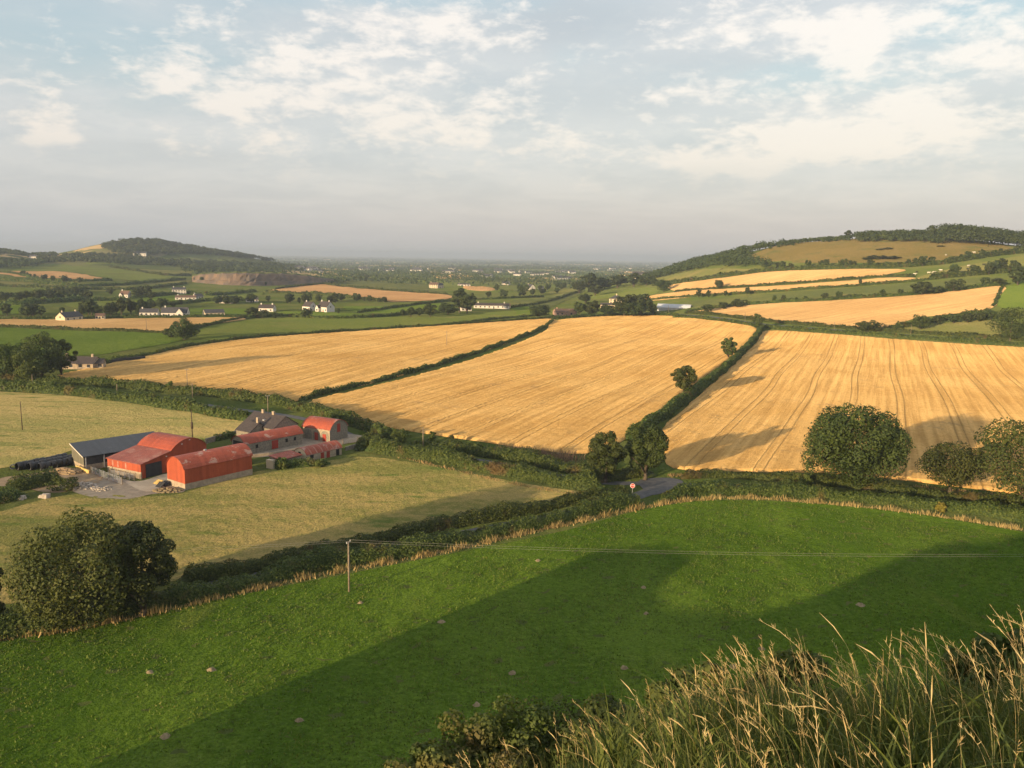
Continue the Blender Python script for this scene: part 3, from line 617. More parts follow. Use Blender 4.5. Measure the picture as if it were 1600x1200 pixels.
ORD = 'first second third fourth fifth sixth seventh eighth ninth tenth eleventh twelfth thirteenth fourteenth fifteenth sixteenth seventeenth eighteenth nineteenth twentieth'.split()
def ordinals():
    groups = {}
    for o in COL.objects:
        if o.parent is None and o.get('group') and o.get('category') in ('tree', 'bush', 'cow'): groups.setdefault(o['label'], []).append(o)
    for lab, obs in groups.items():
        if len(obs) < 2: continue
        obs.sort(key=lambda o: math.atan2(o.location.x, o.location.y))
        for i, o in enumerate(obs): o['label'] = lab+', '+('leftmost' if i == 0 else 'rightmost' if i == len(obs)-1 else ORD[i]+' from the left')
def tree_row(pts, n, h0, h1, label, group, jitter=4.0, kind='far', wide=1.0):
    c_ = trace(pts, 6)[:, :2]; L = np.concatenate([[0], np.cumsum(np.linalg.norm(np.diff(c_, axis=0), axis=1))])
    for i in range(n):
        s = L[-1]*(i+.5+PR.uniform(-.35, .35))/n; x = np.interp(s, L, c_[:, 0])+PR.gauss(0, jitter); y = np.interp(s, L, c_[:, 1])+PR.gauss(0, jitter)
        far_tree(x, y, PR.uniform(h0, h1), label, group, kind, wide*PR.uniform(.9, 1.25))

hseed = [100]
def hedge(pts, wd, ht, label, mat='hedge', rough=.35, dens=1.0, name='hedgerow', leaf=None, world=None, bushy=.5):
    hseed[0] += 1; rg = np.random.default_rng(hseed[0])
    c_ = trace(pts, 6) if world is None else np.array(world); c_ = c_[:, :2]
    L = np.concatenate([[0], np.cumsum(np.linalg.norm(np.diff(c_, axis=0), axis=1))]); Lt = L[-1]
    Dm = np.median(np.hypot(c_[:, 0], c_[:, 1])); lf = leaf or min(max(.0021*Dm, .30), 2.2)
    ph = rg.uniform(0, 6.28, 8)
    def hmul(s):
        v = 1+rough*(.45*np.sin(s*.11+ph[0])+.4*np.sin(s*.31+ph[1])+.45*np.sin(s*.83+ph[2])*bushy+.35*np.sin(s*1.9+ph[3])*bushy)
        return np.clip(v, .35, 2.2)
    def at(s):
        x = np.interp(s, L, c_[:, 0]); y = np.interp(s, L, c_[:, 1]); e = .5
        tx = np.interp(np.minimum(s+e, Lt), L, c_[:, 0])-np.interp(np.maximum(s-e, 0), L, c_[:, 0]); ty = np.interp(np.minimum(s+e, Lt), L, c_[:, 1])-np.interp(np.maximum(s-e, 0), L, c_[:, 1])
        q_ = np.hypot(tx, ty)+1e-9; wob = .5*np.sin(s*.23+ph[4])*min(wd*.3, 1.0)
        nx_, ny_ = ty/q_, -tx/q_
        return x+nx_*wob, y+ny_*wob, nx_, ny_
    n = int(min(Lt*(wd+2*ht)*2.3*dens/(lf*lf*.75), 60000)); s = rg.uniform(0, Lt, n)
    x, y, nx_, ny_ = at(s); th = rg.uniform(-.18, math.pi+.18, n); k = rg.uniform(.82, 1.1, n); hm = hmul(s)
    endt = np.clip(np.minimum(s, Lt-s)/(wd*.6+.1), .25, 1)
    wm = (.75+.25*hm)*wd*.5*endt; off = np.cos(th)*np.abs(np.cos(th))**-.35*wm*k; zz = np.maximum(np.sin(th), -.05)**1 ; zz = np.sign(zz)*np.abs(zz)**.75*ht*hm*k*endt
    X = x+nx_*off; Y = y+ny_*off; Zz = Z(X, Y)+zz*.97+.05
    nr = np.stack([nx_*np.cos(th), ny_*np.cos(th), np.sin(th)+.2], 1)+rg.normal(size=(n, 3))*.5
    V1, F1 = leaf_quads(np.stack([X, Y, Zz], 1), nr, np.full(n, lf), rg); va = rg.random(n)
    # dark woody core that closes the hedge
    ms = max(3, int(Lt/max(1.2, lf*1.6))); sc = np.linspace(0, Lt, ms); x, y, nx_, ny_ = at(sc); hm = hmul(sc)*np.clip(np.minimum(sc, Lt-sc)/(wd*.6+.1), .25, 1)
    ring = []
    for tt in np.linspace(0, math.pi, 6):
        o_ = math.cos(tt)*wd*.5*.8; X = x+nx_*o_; Y = y+ny_*o_; ring.append(np.stack([X, Y, Z(X, Y)-.1+math.sin(tt)**.75*ht*hm*.84], 1))
    V2 = np.stack(ring, 1).reshape(-1, 3); I = np.arange(ms*6).reshape(ms, 6); F2 = np.stack([I[:-1, :-1], I[1:, :-1], I[1:, 1:], I[:-1, 1:]], -1).reshape(-1, 4)
    Vv = np.vstack([V1, V2]); Ff = np.vstack([F1, F2+len(V1)])
    o = mesh_obj(name, Vv, Ff, MAT[mat], var=np.concatenate([va, rg.random(len(F2))*.3]))
    return tag(o, label, 'hedge')
def verge(pts, wd, ht, label, dens=26, col_='dry_verge', lean=.25, name='verge_grass'):
    """a strip of dry upright grass: small pointed blades"""
    hseed[0] += 1; rg = np.random.default_rng(hseed[0]); c_ = trace(pts, 6)[:, :2]; L = np.concatenate([[0], np.cumsum(np.linalg.norm(np.diff(c_, axis=0), axis=1))])
    n = int(L[-1]*wd*dens); s = rg.uniform(0, L[-1], n); cl = .5+.5*np.sin(s*.9+2*np.sin(s*.23))+.3*np.sin(s*2.7); keep = rg.random(n) < np.clip(.35+.7*cl, .2, 1); s = s[keep]; n = len(s)
    x = np.interp(s, L, c_[:, 0])+rg.normal(0, wd*.35, n); y = np.interp(s, L, c_[:, 1])+rg.normal(0, wd*.35, n); z = Z(x, y)
    h = ht*rg.uniform(.4, 1.25, n)*(.75+.35*np.sin(s*.9)); a = rg.uniform(0, 6.28, n); wv = .10; dxy = np.stack([np.cos(a), np.sin(a)], 1)*wv
    ln = rg.normal(0, lean, (n, 2))*h[:, None]
    B0 = np.column_stack([x-dxy[:, 0], y-dxy[:, 1], z]); B1 = np.column_stack([x+dxy[:, 0], y+dxy[:, 1], z]); T = np.column_stack([x+ln[:, 0], y+ln[:, 1], z+h])
    o = mesh_obj(name, np.stack([B0, B1, T], 1).reshape(-1, 3), np.arange(3*n).reshape(n, 3), MAT[col_], var=rg.random(n))
    return tag(o, label, 'grass', kind='stuff')

# ------------------------------------------------------------------ hedges
hedge([(925,752),(960,748),(990,744),(1020,741)], 5.0, 1.6, 'rough undergrowth round the two junction trees', 'scrub', rough=.6)
# round the pasture, the lanes and the junction
hedge([(-160,1035),(0,992),(100,977),(200,958),(300,936),(400,911),(480,893),(560,878),(640,864),(740,844),(840,822),(930,802),(1000,786)], 3.4, 2.3, 'thick overgrown hedge along the top of the lush pasture, left of the stop sign', dens=1.15, rough=.5)
hedge([(280,915),(400,888),(500,868),(560,852),(640,838),(740,818),(840,798),(930,780),(980,768)], 3.2, 2.1, 'bushy hedge on the meadow side of the sunken side lane', dens=1.15, rough=.45)
hedge([(1032,785),(1060,777),(1100,772),(1200,772),(1300,779),(1400,788),(1500,799),(1600,814),(1740,838)], 3.6, 2.2, 'trimmed hedge along the top of the lush pasture, right of the junction', dens=1.15, rough=.4)
hedge([(1062,747),(1120,746),(1200,750),(1300,759),(1400,770),(1500,780),(1600,793),(1740,812)], 2.6, 1.8, 'low hedge below the right wheat field', dens=1.1, rough=.45)
hedge([(575,703),(640,714),(700,724),(760,735),(820,747),(880,759),(945,765)], 3.8, 2.9, 'broad tangled hedge between the meadow and the lane', 'scrub', dens=1.1, rough=.4)
hedge([(640,694),(700,703),(760,712),(830,725),(890,737),(940,746)], 4.2, 2.4, 'scrubby hedge between the lane and the middle wheat field', 'hedge', dens=1.0, rough=.5)
hedge([(-120,592),(0,596),(100,600),(200,607),(300,616),(380,625),(440,634),(500,648),(560,668),(625,690)], 3.8, 2.9, 'hedge between the lane and the left wheat field', dens=1.05)
hedge([(-120,606),(0,610),(100,616),(200,628),(300,643),(388,658)], 3.6, 3.3, 'hedge along the upper edge of the mown meadow behind the barns', dens=1.05)
hedge([(466,628),(520,613),(600,594),(700,566),(780,540),(840,517),(864,502)], 2.1, 1.6, 'thin diagonal hedge between the left and middle wheat fields', dens=1.1, rough=.6)
hedge([(985,690),(1010,670),(1040,650),(1080,620),(1120,590),(1150,563),(1180,530),(1190,514)], 3.2, 3.2, 'clipped hedge climbing between the middle and right wheat fields', dens=1.1, rough=.15)
hedge([(0,770),(40,762),(100,752)], 3.5, 2.2, 'dark bramble hedge left of the rubble heap', 'scrub', rough=.6)
hedge([(425,731),(450,731),(485,729),(515,725)], 2.0, 1.5, 'overgrown shrubs in front of the low red roofed sheds', 'hedge', rough=.6)
hedge([(330,690),(352,686),(368,681)], 2.0, 1.8, 'small hedge beside the farm pole', 'hedge', rough=.5)
hedge([(560,705),(575,692),(600,690)], 4.0, 3.2, 'rounded bush clump at the farm entrance', 'hedge', rough=.5)
hedge([(-60,795),(0,785),(40,775)], 4.0, 1.8, 'weedy strip at the left edge below the bare earth', 'scrub', rough=.5)
# mid distance
hedge([(150,574),(190,564),(230,557),(300,542),(400,529),(560,518),(700,509),(862,498)], 2.4, 2.0, 'dark hedge along the top of the left wheat field')
hedge([(862,499),(950,494),(1040,493),(1062,495)], 2.6, 2.2, 'hedge on the crest behind the middle wheat field')
hedge([(1050,497),(1110,500),(1190,512),(1300,520),(1400,527),(1500,534),(1600,541),(1740,550)], 2.8, 2.4, 'hedge along the top of the right wheat field', dens=1.1)
hedge([(1070,490),(1110,492),(1200,503),(1300,512),(1400,519),(1500,526),(1600,533),(1740,541)], 2.8, 2.4, 'hedge on the far side of the lane above the right wheat field')
hedge([(1070,489),(1130,481),(1200,475),(1300,470),(1400,463),(1480,456),(1570,446)], 3.5, 3.0, 'bushy hedge above the wheat on the lower right slope')
hedge([(1010,470),(1100,463),(1200,457),(1340,447),(1450,438)], 3.0, 2.4, 'hedge under the lower wheat strip of the right hill')
hedge([(1055,456),(1100,453),(1200,446),(1300,439),(1375,433),(1430,433)], 3.0, 2.2, 'hedge between the two wheat strips of the right hill')
hedge([(1020,446),(1060,443),(1130,433),(1200,425),(1300,420),(1400,418),(1470,413)], 6.0, 4.5, 'tall hedge under the dry grassy dome')
hedge([(1470,413),(1520,405),(1560,399),(1640,391)], 6.0, 5.0, 'tree lined hedge running up the flank of the right hill')
hedge([(1450,437),(1500,432),(1560,427),(1640,420)], 6.0, 5.0, 'dark thicket hedge below the cattle pasture')
hedge([(1567,447),(1560,462),(1552,480)], 2.0, 1.5, 'short hedge beside the bright green corner field')
hedge([(1380,515),(1430,509),(1480,499),(1550,490)], 4.0, 3.5, 'bushy hedge above the pale green triangle', rough=.6)
hedge([(-40,511),(0,511),(150,517),(258,521)], 2.4, 1.8, 'low hedge below the thin wheat strip')
hedge([(-40,499),(60,499),(200,497),(385,495)], 2.6, 2.0, 'low hedge above the thin wheat strip')
hedge([(258,521),(310,512),(340,506),(388,496)], 2.4, 2.0, 'hedge between the wheat strip and the long pasture')
hedge([(385,498),(440,494),(500,498),(575,497),(640,491),(700,490)], 3.0, 2.4, 'hedge above the long green pasture')
hedge([(560,489),(640,478),(697,471),(780,467),(850,464)], 3.0, 2.2, 'hedge crossing behind the bright green pasture')
hedge([(412,457),(460,459),(500,460),(560,467),(605,472)], 4.0, 3.0, 'bushy hedge along the lower edge of the stubble field')
hedge([(430,452),(500,445),(525,447),(610,455),(700,461)], 3.5, 2.8, 'hedge along the upper edge of the stubble field')
hedge([(700,509),(760,501),(830,495),(860,493)], 2.4, 1.8, 'short hedge at the top right corner of the long pasture')
hedge([(800,481),(850,473),(905,456)], 3.0, 2.2, 'hedge across the dull green pasture near the brick bungalow')
# left slopes
hedge([(-40,424),(20,428),(60,437),(120,440),(175,438)], 6, 3.5, 'hedge below the tan field of the left hill')
hedge([(-40,434),(40,440),(100,446),(170,447),(290,437)], 6, 4.0, 'dark hedge above the pale straw strip')
hedge([(170,417),(215,424),(262,431),(298,430)], 6, 3.5, 'hedge between the two long fields of the left slope')
hedge([(-40,446),(60,450),(170,453),(230,451),(292,443)], 6, 3.5, 'hedge below the pale straw strip')
hedge([(-40,466),(40,463),(100,458),(135,455)], 7, 5.0, 'overgrown hedge belt at the left edge')
hedge([(-40,478),(40,476),(100,472),(200,470)], 6, 4.5, 'dark hedge across the left middle distance')
hedge([(215,477),(260,477),(310,472),(385,470)], 5, 3.0, 'garden hedge before the scattered white houses')
hedge([(205,466),(250,463),(290,459),(330,462),(400,456)], 5, 3.5, 'hedge behind the white two storey house')
hedge([(0,408),(60,410),(110,407),(170,408)], 12, 6, 'wooded hedge across the far left slope')
hedge([(230,409),(300,412),(360,413),(440,414)], 12, 7, 'tree belt at the foot of the wooded hill')

# dry grass beside the hedges
verge([(-160,1050),(0,1003),(100,987),(200,968),(300,946),(400,922),(480,904),(560,888),(640,874),(740,853),(840,830),(930,810),(1000,795),(1060,784)], 1.2, 1.1, 'strip of tall dry straw coloured grass under the pasture hedge', 30)
verge([(1060,784),(1130,779),(1200,780),(1300,788),(1400,798),(1500,812),(1600,829),(1740,852)], 1.4, 1.0, 'strip of dry grass under the hedge right of the junction', 28)
verge([(600,707),(700,733),(800,756),(900,773),(960,772)], 1.2, .7, 'thin dry grass along the meadow hedge', 16)
verge([(1045,744),(1120,742),(1250,745),(1400,758),(1600,780)], 2.0, .6, 'fringe of rough straw at the foot of the right wheat field', 16)
verge([(790,704),(830,709),(870,714),(898,718)], 7.0, 1.4, 'patch of dead reddish weeds at the corner of the middle wheat field', 14, 'weed', name='dead_weeds')

# ------------------------------------------------------------------ near trees
big_tree('oak_tree', 1333, 638, 762, 150, 'oak', 27000, .50, 'large round dark green tree standing before the right wheat field', 11, clear=.10, nl=46, extra=[(-.44,-.05,.38,.09),(-.42,0,.24,.07)], trunk=.7, solid=True)
big_tree('round_tree', 1483, 693, 776, 90, 'ash', 9000, .42, 'smaller round tree between the big round tree and the frame edge', 12, clear=.22, nl=30, solid=True)
big_tree('ash_tree', 1606, 648, 800, 150, 'ash', 13000, .46, 'tall airy pale green tree cut off by the right edge', 13, clear=.06, nl=34)
big_tree('hedgerow_tree', 946, 671, 754, 62, 'oak', 8000, .42, 'left one of the two trees beside the stop sign junction', 14, clear=.06, nl=26)
big_tree('hedgerow_tree', 1008, 657, 750, 74, 'oak', 9000, .42, 'right one of the two trees beside the stop sign junction', 15, clear=.12, nl=28)
big_tree('hedgerow_tree', 1069, 566, 619, 41, 'ash', 4200, .6, 'round tree halfway up the hedge between the wheat fields', 16, clear=.12, nl=22)
big_tree('hedgerow_tree', 1138, 525, 560, 27, 'ash', 2600, .7, 'leaning small tree higher up the hedge between the wheat fields', 17, clear=.04, nl=18)
big_tree('hedgerow_tree', 1185, 487, 515, 20, 'oak', 1800, .8, 'small dark tree at the top corner of the hedge between the wheat fields', 18, clear=.0, nl=16)
big_tree('ash_tree', 128, 806, 978, 175, 'lime', 23000, .36, 'broad yellowish green tree with a rounded crown at left, beside the dark one', 21, clear=.02, nl=48, trunk=.5, solid=True)
big_tree('oak_tree', 224, 793, 962, 112, 'oak', 15000, .36, 'dark green tree overlapping the yellowish one at left', 22, clear=.05, nl=36, trunk=.5)
big_tree('ash_tree', -22, 868, 990, 66, 'ash', 6000, .36, 'bushy tree just entering the frame at the left edge', 23, clear=.02, nl=20)
big_tree('garden_tree', 66, 515, 592, 66, 'oak', 6500, .62, 'tall dark tree hiding the bungalow at left', 24, clear=.04, nl=26)
big_tree('garden_tree', 46, 541, 597, 60, 'ash', 5200, .62, 'lighter round tree in front of the tall dark tree by the bungalow', 25, clear=.02, nl=22)
big_tree('garden_tree', 10, 531, 594, 58, 'oak', 4200, .65, 'dark tree at the left edge by the bungalow', 26, clear=.04, nl=20)
big_tree('garden_tree', 96, 522, 588, 40, 'oak', 3600, .65, 'narrow dark tree against the bungalow wall', 27, clear=.03, nl=18)
big_tree('field_tree', 288, 496, 531, 44, 'farleaf', 3000, .85, 'dark tree clump at the end of the thin wheat strip', 28, clear=.03, nl=20)
big_tree('field_tree', 268, 510, 528, 26, 'farleaf', 1200, .85, 'low bush beside the tree clump by the wheat strip', 29, clear=0, nl=12)
big_tree('field_tree', 1578, 476, 532, 60, 'oak', 3600, .8, 'big dark tree at the right edge above the road', 30, clear=.03, nl=24)
big_tree('field_tree', 1357, 500, 518, 46, 'oak', 1900, .85, 'low round thicket above the right road', 31, clear=0, nl=16)
big_tree('field_tree', 1438, 491, 515, 27, 'oak', 1300, .85, 'rounded tree left of the pale green triangle', 32, clear=.02, nl=14)
for (px, yt, yb, wp, lab) in [(1123,436,452,12,'lone tree between the wheat strips, tallest of the five'),(1092,450,466,9,'slim tree at the left end of the wheat strips'),(1107,452,466,10,'second tree from the left below the lower wheat strip'),
        (1133,453,464,10,'third small tree below the lower wheat strip'),(1167,447,462,12,'fourth tree below the lower wheat strip'),(1344,434,446,9,'tiny lone tree on the hedge of the upper right wheat strip')]:
    tree_at(px, yt, yb, wp, lab, kind='mid')
# bushes along the near hedges
for (px, yt, yb, wp, mt, lab) in [(625,668,692,34,'hedge','rounded bush by the lane at the corner of the middle wheat field'),(588,676,700,26,'hedge','bush beside the farm entrance'),
        (900,740,760,16,'gorse','yellowish bush in the hedge near the stop sign'),(1470,783,800,15,'gorse','yellowish bush in the hedge below the smaller round tree'),(1255,738,760,34,'hedge','dark bush left of the large round tree'),
        (676,672,690,12,'ash','small sapling by the lane pole'),(705,678,694,10,'ash','small sapling right of the lane pole'),(266,594,612,13,'hedge','small dark tree on the lane hedge'),
        (100,745,766,46,'hedge','dark round bush above the rubble heap'),(441,714,733,26,'hedge','leafy shrub in front of the flat red shed'),(500,718,730,18,'hedge','leafy shrub in front of the striped barrel shed'),(372,676,688,11,'hedge','small round shrub by the farm wall')]:
    g, H, W = px_size(px, yt, yb, wp); rg = np.random.default_rng(px); V_, F_, va = crown_mesh(rg, lobes_for(rg, W, H, -.1*H, 14), 1500, .32, .2)
    o = mesh_obj('bush', V_, F_, MAT[mt], var=va); o.location = g; tag(o, lab, 'bush')

# ------------------------------------------------------------------ tree rows and clumps farther off
tree_row([(1200,474),(1300,469),(1400,463),(1480,456)], 15, 4, 8, 'rounded tree above the lower right wheat', 'trees above the lower right wheat', 2)
for px, yt, yb, wp in [(1440,437,462,26),(1490,434,456,20),(1460,446,460,18),(1560,432,447,24),(1540,430,448,18),(1590,414,446,30)]: tree_at(px, yt, yb, wp, 'larger tree right of the upper wheat strips', 'larger trees on the right slope')
tree_row([(1205,421),(1300,417),(1380,417),(1460,413)], 18, 6, 11, 'tree in the belt under the dry grassy dome', 'trees under the dome', 4)
tree_at(1441,398,416,18,'tallest tree of the belt under the dry grassy dome')
tree_row([(1480,410),(1540,401),(1600,393)], 9, 6, 10, 'tree in the row running up the hill flank', 'trees up the hill flank', 3)
tree_row([(1490,431),(1550,427),(1610,421)], 10, 8, 14, 'tree in the thicket below the cattle pasture', 'trees below the cattle pasture', 5)
tree_row([(1340,373),(1400,372),(1460,373)], 13, 8, 13, 'tree on the right hill crest', 'trees on the hill crest', 6)
tree_row([(1455,373),(1500,374),(1560,378),(1600,383),(1660,388)], 18, 15, 20, 'tall grove tree at the right end of the crest', 'grove on the hill crest', 8)
tree_row([(1225,378),(1270,375),(1310,374)], 8, 4, 7, 'low crest tree left of the lone round tree', 'low trees on the hill crest', 5)
tree_at(1325,357,374,16,'lone round tree on the right hill crest')
for px, yt, yb, wp in [(1375,388,391,10),(1388,386,390,12),(1370,398,405,24),(1392,399,405,22),(1355,401,406,14),(1470,383,386,10)]: tree_at(px, yt, yb, wp, 'dark gorse bush on the dry grassy dome', 'gorse on the dome', 'bush', 'gorse_bush', 'bush')
for px, yt, yb, wp in [(1465,489,508,18),(1490,488,506,22),(1512,487,505,20),(1530,486,503,18),(1548,483,500,22)]: tree_at(px, yt, yb, wp, 'bushy tree above the pale green triangle', 'trees above the triangle')
# behind the crest of the middle field
for px, yt, yb, wp in [(843,474,497,34),(905,470,494,26),(925,468,494,30),(950,474,494,28),(915,458,474,30)]: tree_at(px, yt, yb, wp, 'garden tree round the brick bungalow', 'garden trees round the bungalow', 'mid')
for px, yt, yb, wp in [(975,458,494,34),(1002,456,494,40),(990,470,495,40),(1020,474,494,22)]: tree_at(px, yt, yb, wp, 'tall dark tree left of the white roofed shed', 'dark trees by the hip roofed house', 'mid')
for px, yt, yb, wp in [(1105,474,488,22),(1130,470,484,22),(1155,466,481,24)]: tree_at(px, yt, yb, wp, 'tree right of the white roofed shed', 'trees right of the white shed')
for px, yt, yb, wp in [(920,424,456,44),(945,432,452,34),(965,428,450,40),(990,424,448,44),(1010,428,446,30),(905,438,458,30),(930,444,462,30),(1037,436,456,26),(1022,434,446,20)]: tree_at(px, yt, yb, wp, 'dark tree of the grove below the wooded hill', 'grove below the wooded hill', 'mid')
for px, yt, yb, wp in [(718,447,488,40),(730,456,490,34),(700,472,492,34)]: tree_at(px, yt, yb, wp, 'large tree beside the long white farmhouse', 'large trees by the long farmhouse', 'mid')
for px, yt, yb, wp in [(672,472,496,26),(642,478,496,24),(655,480,494,18),(630,482,495,18)]: tree_at(px, yt, yb, wp, 'round tree left of the long white farmhouse', 'round trees left of the farmhouse', 'mid')
tree_row([(750,465),(800,464),(870,458)], 9, 8, 14, 'tree in the belt behind the long white farmhouse', 'belt behind the long farmhouse', 6)
tree_row([(760,456),(830,456),(880,450)], 9, 7, 12, 'tree among the far houses right of centre', 'trees among far houses', 10)
tree_row([(530,470),(560,470),(600,474)], 8, 5, 10, 'tree below the stubble field', 'trees below the stubble', 4)
tree_row([(420,472),(460,474),(500,472),(530,474)], 12, 7, 12, 'tree behind the pair of white houses', 'trees behind the white pair', 5)
for px, yt, yb, wp in [(478,480,497,16),(410,483,497,20),(430,486,498,16),(528,480,490,14),(395,478,496,22)]: tree_at(px, yt, yb, wp, 'garden tree before the pair of white houses', 'trees before the white pair')
tree_row([(555,436),(580,433),(560,440)], 8, 8, 12, 'tree on the mound right of the quarry', 'trees right of the quarry', 8)
tree_row([(300,441),(330,440),(400,446),(440,446)], 16, 6, 11, 'tree in the scrub under the quarry face', 'trees under the quarry', 10)
tree_row([(140,492),(170,492),(205,492)], 12, 8, 15, 'tree in the belt right of the gabled cottage', 'belt behind the cottage', 5, 'mid')
tree_row([(205,488),(240,484),(262,482)], 8, 8, 13, 'tree behind the white bungalow', 'trees behind the white bungalow', 4, 'mid')
tree_row([(0,494),(40,494),(80,494)], 9, 6, 11, 'tree left of the gabled cottage', 'trees left of the cottage', 5)
for px, yt, yb, wp in [(225,445,464,18),(214,452,465,20),(237,455,467,16)]: tree_at(px, yt, yb, wp, 'round tree beside the porch house', 'trees by the porch house')
tree_row([(330,474),(360,475),(384,474)], 8, 7, 11, 'tree before the half hidden white houses', 'trees before the terrace', 4)
tree_row([(0,471),(60,470),(130,468)], 16, 6, 11, 'tree of the dark belt at the left edge', 'dark belt at left', 6)
tree_row([(60,457),(100,460),(160,462),(180,462)], 12, 6, 10, 'scrub belt tree left of the porch house', 'scrub belt at left', 8)
tree_row([(10,430),(37,432),(100,441),(150,442)], 9, 6, 10, 'tree on the hedge under the tan field', 'trees under the tan field', 5)
tree_row([(190,478),(260,480),(300,478)], 7, 5, 9, 'tree in the gardens of the white houses', 'garden trees of the white houses', 5)

# ------------------------------------------------------------------ woods that read as one mass
def wood(pts, n, h0, h1, label, leaf=2.0, quads=42, name='woodland', world=None):
    hseed[0] += 1; rg = np.random.default_rng(hseed[0]); poly = trace(pts, 3, True)[:, :2] if world is None else np.array(world)
    mn, mx = poly.min(0), poly.max(0); q_ = rg.uniform(mn, mx, (n*12, 2)); q_ = q_[inside(poly, q_[:, 0], q_[:, 1])][:n]; n = len(q_)
    h = rg.uniform(h0, h1, n); r = h*rg.uniform(.4, .6, n); zg = Z(q_[:, 0], q_[:, 1])
    d = rg.normal(size=(n, quads, 3)); d[..., 2] = np.abs(d[..., 2])*1.1-.25; d /= np.linalg.norm(d, axis=2)[..., None]
    C = np.concatenate([q_, (zg+h*.40)[:, None]], 1)[:, None, :]+d*np.stack([r, r, h*.5], 1)[:, None, :]*rg.uniform(.85, 1.05, (n, quads, 1))
    V_, F_ = leaf_quads(C.reshape(-1, 3), (d+rg.normal(size=d.shape)*.4).reshape(-1, 3), np.full(n*quads, leaf), rg, .85)
    return tag(mesh_obj(name, V_, F_, MAT['farleaf'], var=np.repeat(rg.random(n), quads)*.6+rg.random(n*quads)*.4), label, 'wood', kind='stuff')
wood([(1004,436),(1030,424),(1060,408),(1100,396),(1150,388),(1210,378),(1225,379),(1190,392),(1160,407),(1200,413),(1190,420),(1110,419),(1060,428),(1018,437)], 640, 8, 13, 'dark scrub woodland on the left shoulder of the right hill', 2.0)
wood([(160,386),(180,381),(215,376),(250,379),(300,386),(350,390),(400,400),(430,408),(400,406),(345,401),(300,398),(240,400),(190,398),(170,392)], 900, 10, 15, 'dark wood covering the top of the left hill', 4.0, 34)
wood([(60,404),(130,399),(200,401),(250,407),(330,411),(290,418),(230,415),(180,413),(120,412),(70,411)], 360, 8, 12, 'dark woods on the lower slope of the left hill', 3.6, 34)
wood([(280,414),(340,410),(420,414),(480,420),(450,428),(380,428),(310,430),(290,426)], 330, 8, 12, 'dark woods above the quarry', 3.2, 34)
wood([(-40,390),(20,390),(60,396),(90,400),(60,404),(10,398),(-40,397)], 260, 9, 13, 'dark wood on the far left skyline', 3.6, 34)
wood([(-40,408),(0,408),(55,410),(66,414),(40,419),(-40,420)], 160, 8, 12, 'dark wood at the left edge of the slope', 3.2, 34)
def crest_wood(pts, depth, n, h0, h1, label, **kw):
    c_ = trace(pts, 5)[:, :2]; d = c_/np.linalg.norm(c_, axis=1)[:, None]; return wood(None, n, h0, h1, label, world=np.vstack([c_-d*55, (c_+d*depth)[::-1]]), **kw)
crest_wood([(1335,374),(1380,373),(1430,372),(1480,375)], 60, 285, 8, 12, 'dark belt of trees along the crest of the right hill', leaf=1.8)
crest_wood([(1470,375),(1510,376),(1560,380),(1600,385),(1680,392)], 90, 494, 15, 21, 'tall dark grove at the right end of the crest', leaf=2.0, quads=60)
crest_wood([(1200,381),(1240,377),(1290,374),(1330,373)], 50, 228, 4, 7, 'low dark scrub along the crest left of the lone round tree', leaf=1.6)
# hedges, copses and shelter belts scattered over the plain
rg = np.random.default_rng(77); Vs, Fs, vv, nb = [], [], [], 0
nrow = 1500; D_r = np.exp(rg.uniform(math.log(1500), math.log(17000), nrow)); A_r = np.radians(rg.uniform(-34, 34, nrow)); L_r = rg.uniform(60, 420, nrow)*(.6+D_r/9000)
for D0, a0, L0 in zip(D_r, A_r, L_r):
    x0, y0 = D0*math.sin(a0), D0*math.cos(a0)
    if D0 < 3400 and (math.degrees(a0) < -14 or math.degrees(a0) > 7): continue
    th = rg.normal(0, .35)+(0 if rg.random() < .8 else 1.4); lf = max(5.0, D0*.0022); m_ = int(min(max(8, L0/lf*2.6), 80)); s = rg.uniform(-.5, .5, m_)*L0
    hh = rg.uniform(4, 9)+(rg.random() < .25)*5; x = x0+s*math.cos(th)+rg.normal(0, 4, m_); y = y0+s*math.sin(th)+rg.normal(0, 4, m_); z = Z(x, y)+rg.uniform(.15, 1, m_)*hh
    V_, F_ = leaf_quads(np.stack([x, y, z], 1), rg.normal(size=(m_, 3))+np.array([0, -.8, .5]), np.full(m_, lf), rg, .55); Vs.append(V_); Fs.append(F_+nb); nb += len(V_); vv.append(rg.random(m_))
tag(mesh_obj('distant_hedges', np.vstack(Vs), np.vstack(Fs), MAT['farleaf'], var=np.concatenate(vv)), 'countless hedges and copses dotting the far plain', 'hedges', kind='stuff')

# ------------------------------------------------------------------ quarry
qb = trace([(300,440),(330,444),(370,446),(410,447),(450,445),(490,443),(524,439)], 8); nq = len(qb); rg = np.random.default_rng(3)
hq = np.interp(np.linspace(0, 1, nq), [0,.12,.35,.6,.8,1], [7,15,19,19,13,2])*(1+.03*np.sin(np.arange(nq)*1.7))
rows_, dirq = [], qb[:, :2]/np.linalg.norm(qb[:, :2], axis=1)[:, None]
for k, (f_, back) in enumerate([(0,0),(.12,2),(.35,5),(.38,9),(.62,11),(.9,14),(1,18),(1.02,60),(.6,160),(-.2,300)]):
    jt = rg.uniform(-1.6, 1.6, nq)*(1 if 0 < k < 7 else .2); xy = qb[:, :2]+dirq*(back+jt)[:, None]
    zt = (qb[:, 2]-.5 if k < 7 else np.where(k == 9, Z(xy[:, 0], xy[:, 1])-1, qb[:, 2]))+hq*f_*(1+rg.uniform(-.02, .02, nq)); rows_.append(np.column_stack([xy, zt]))
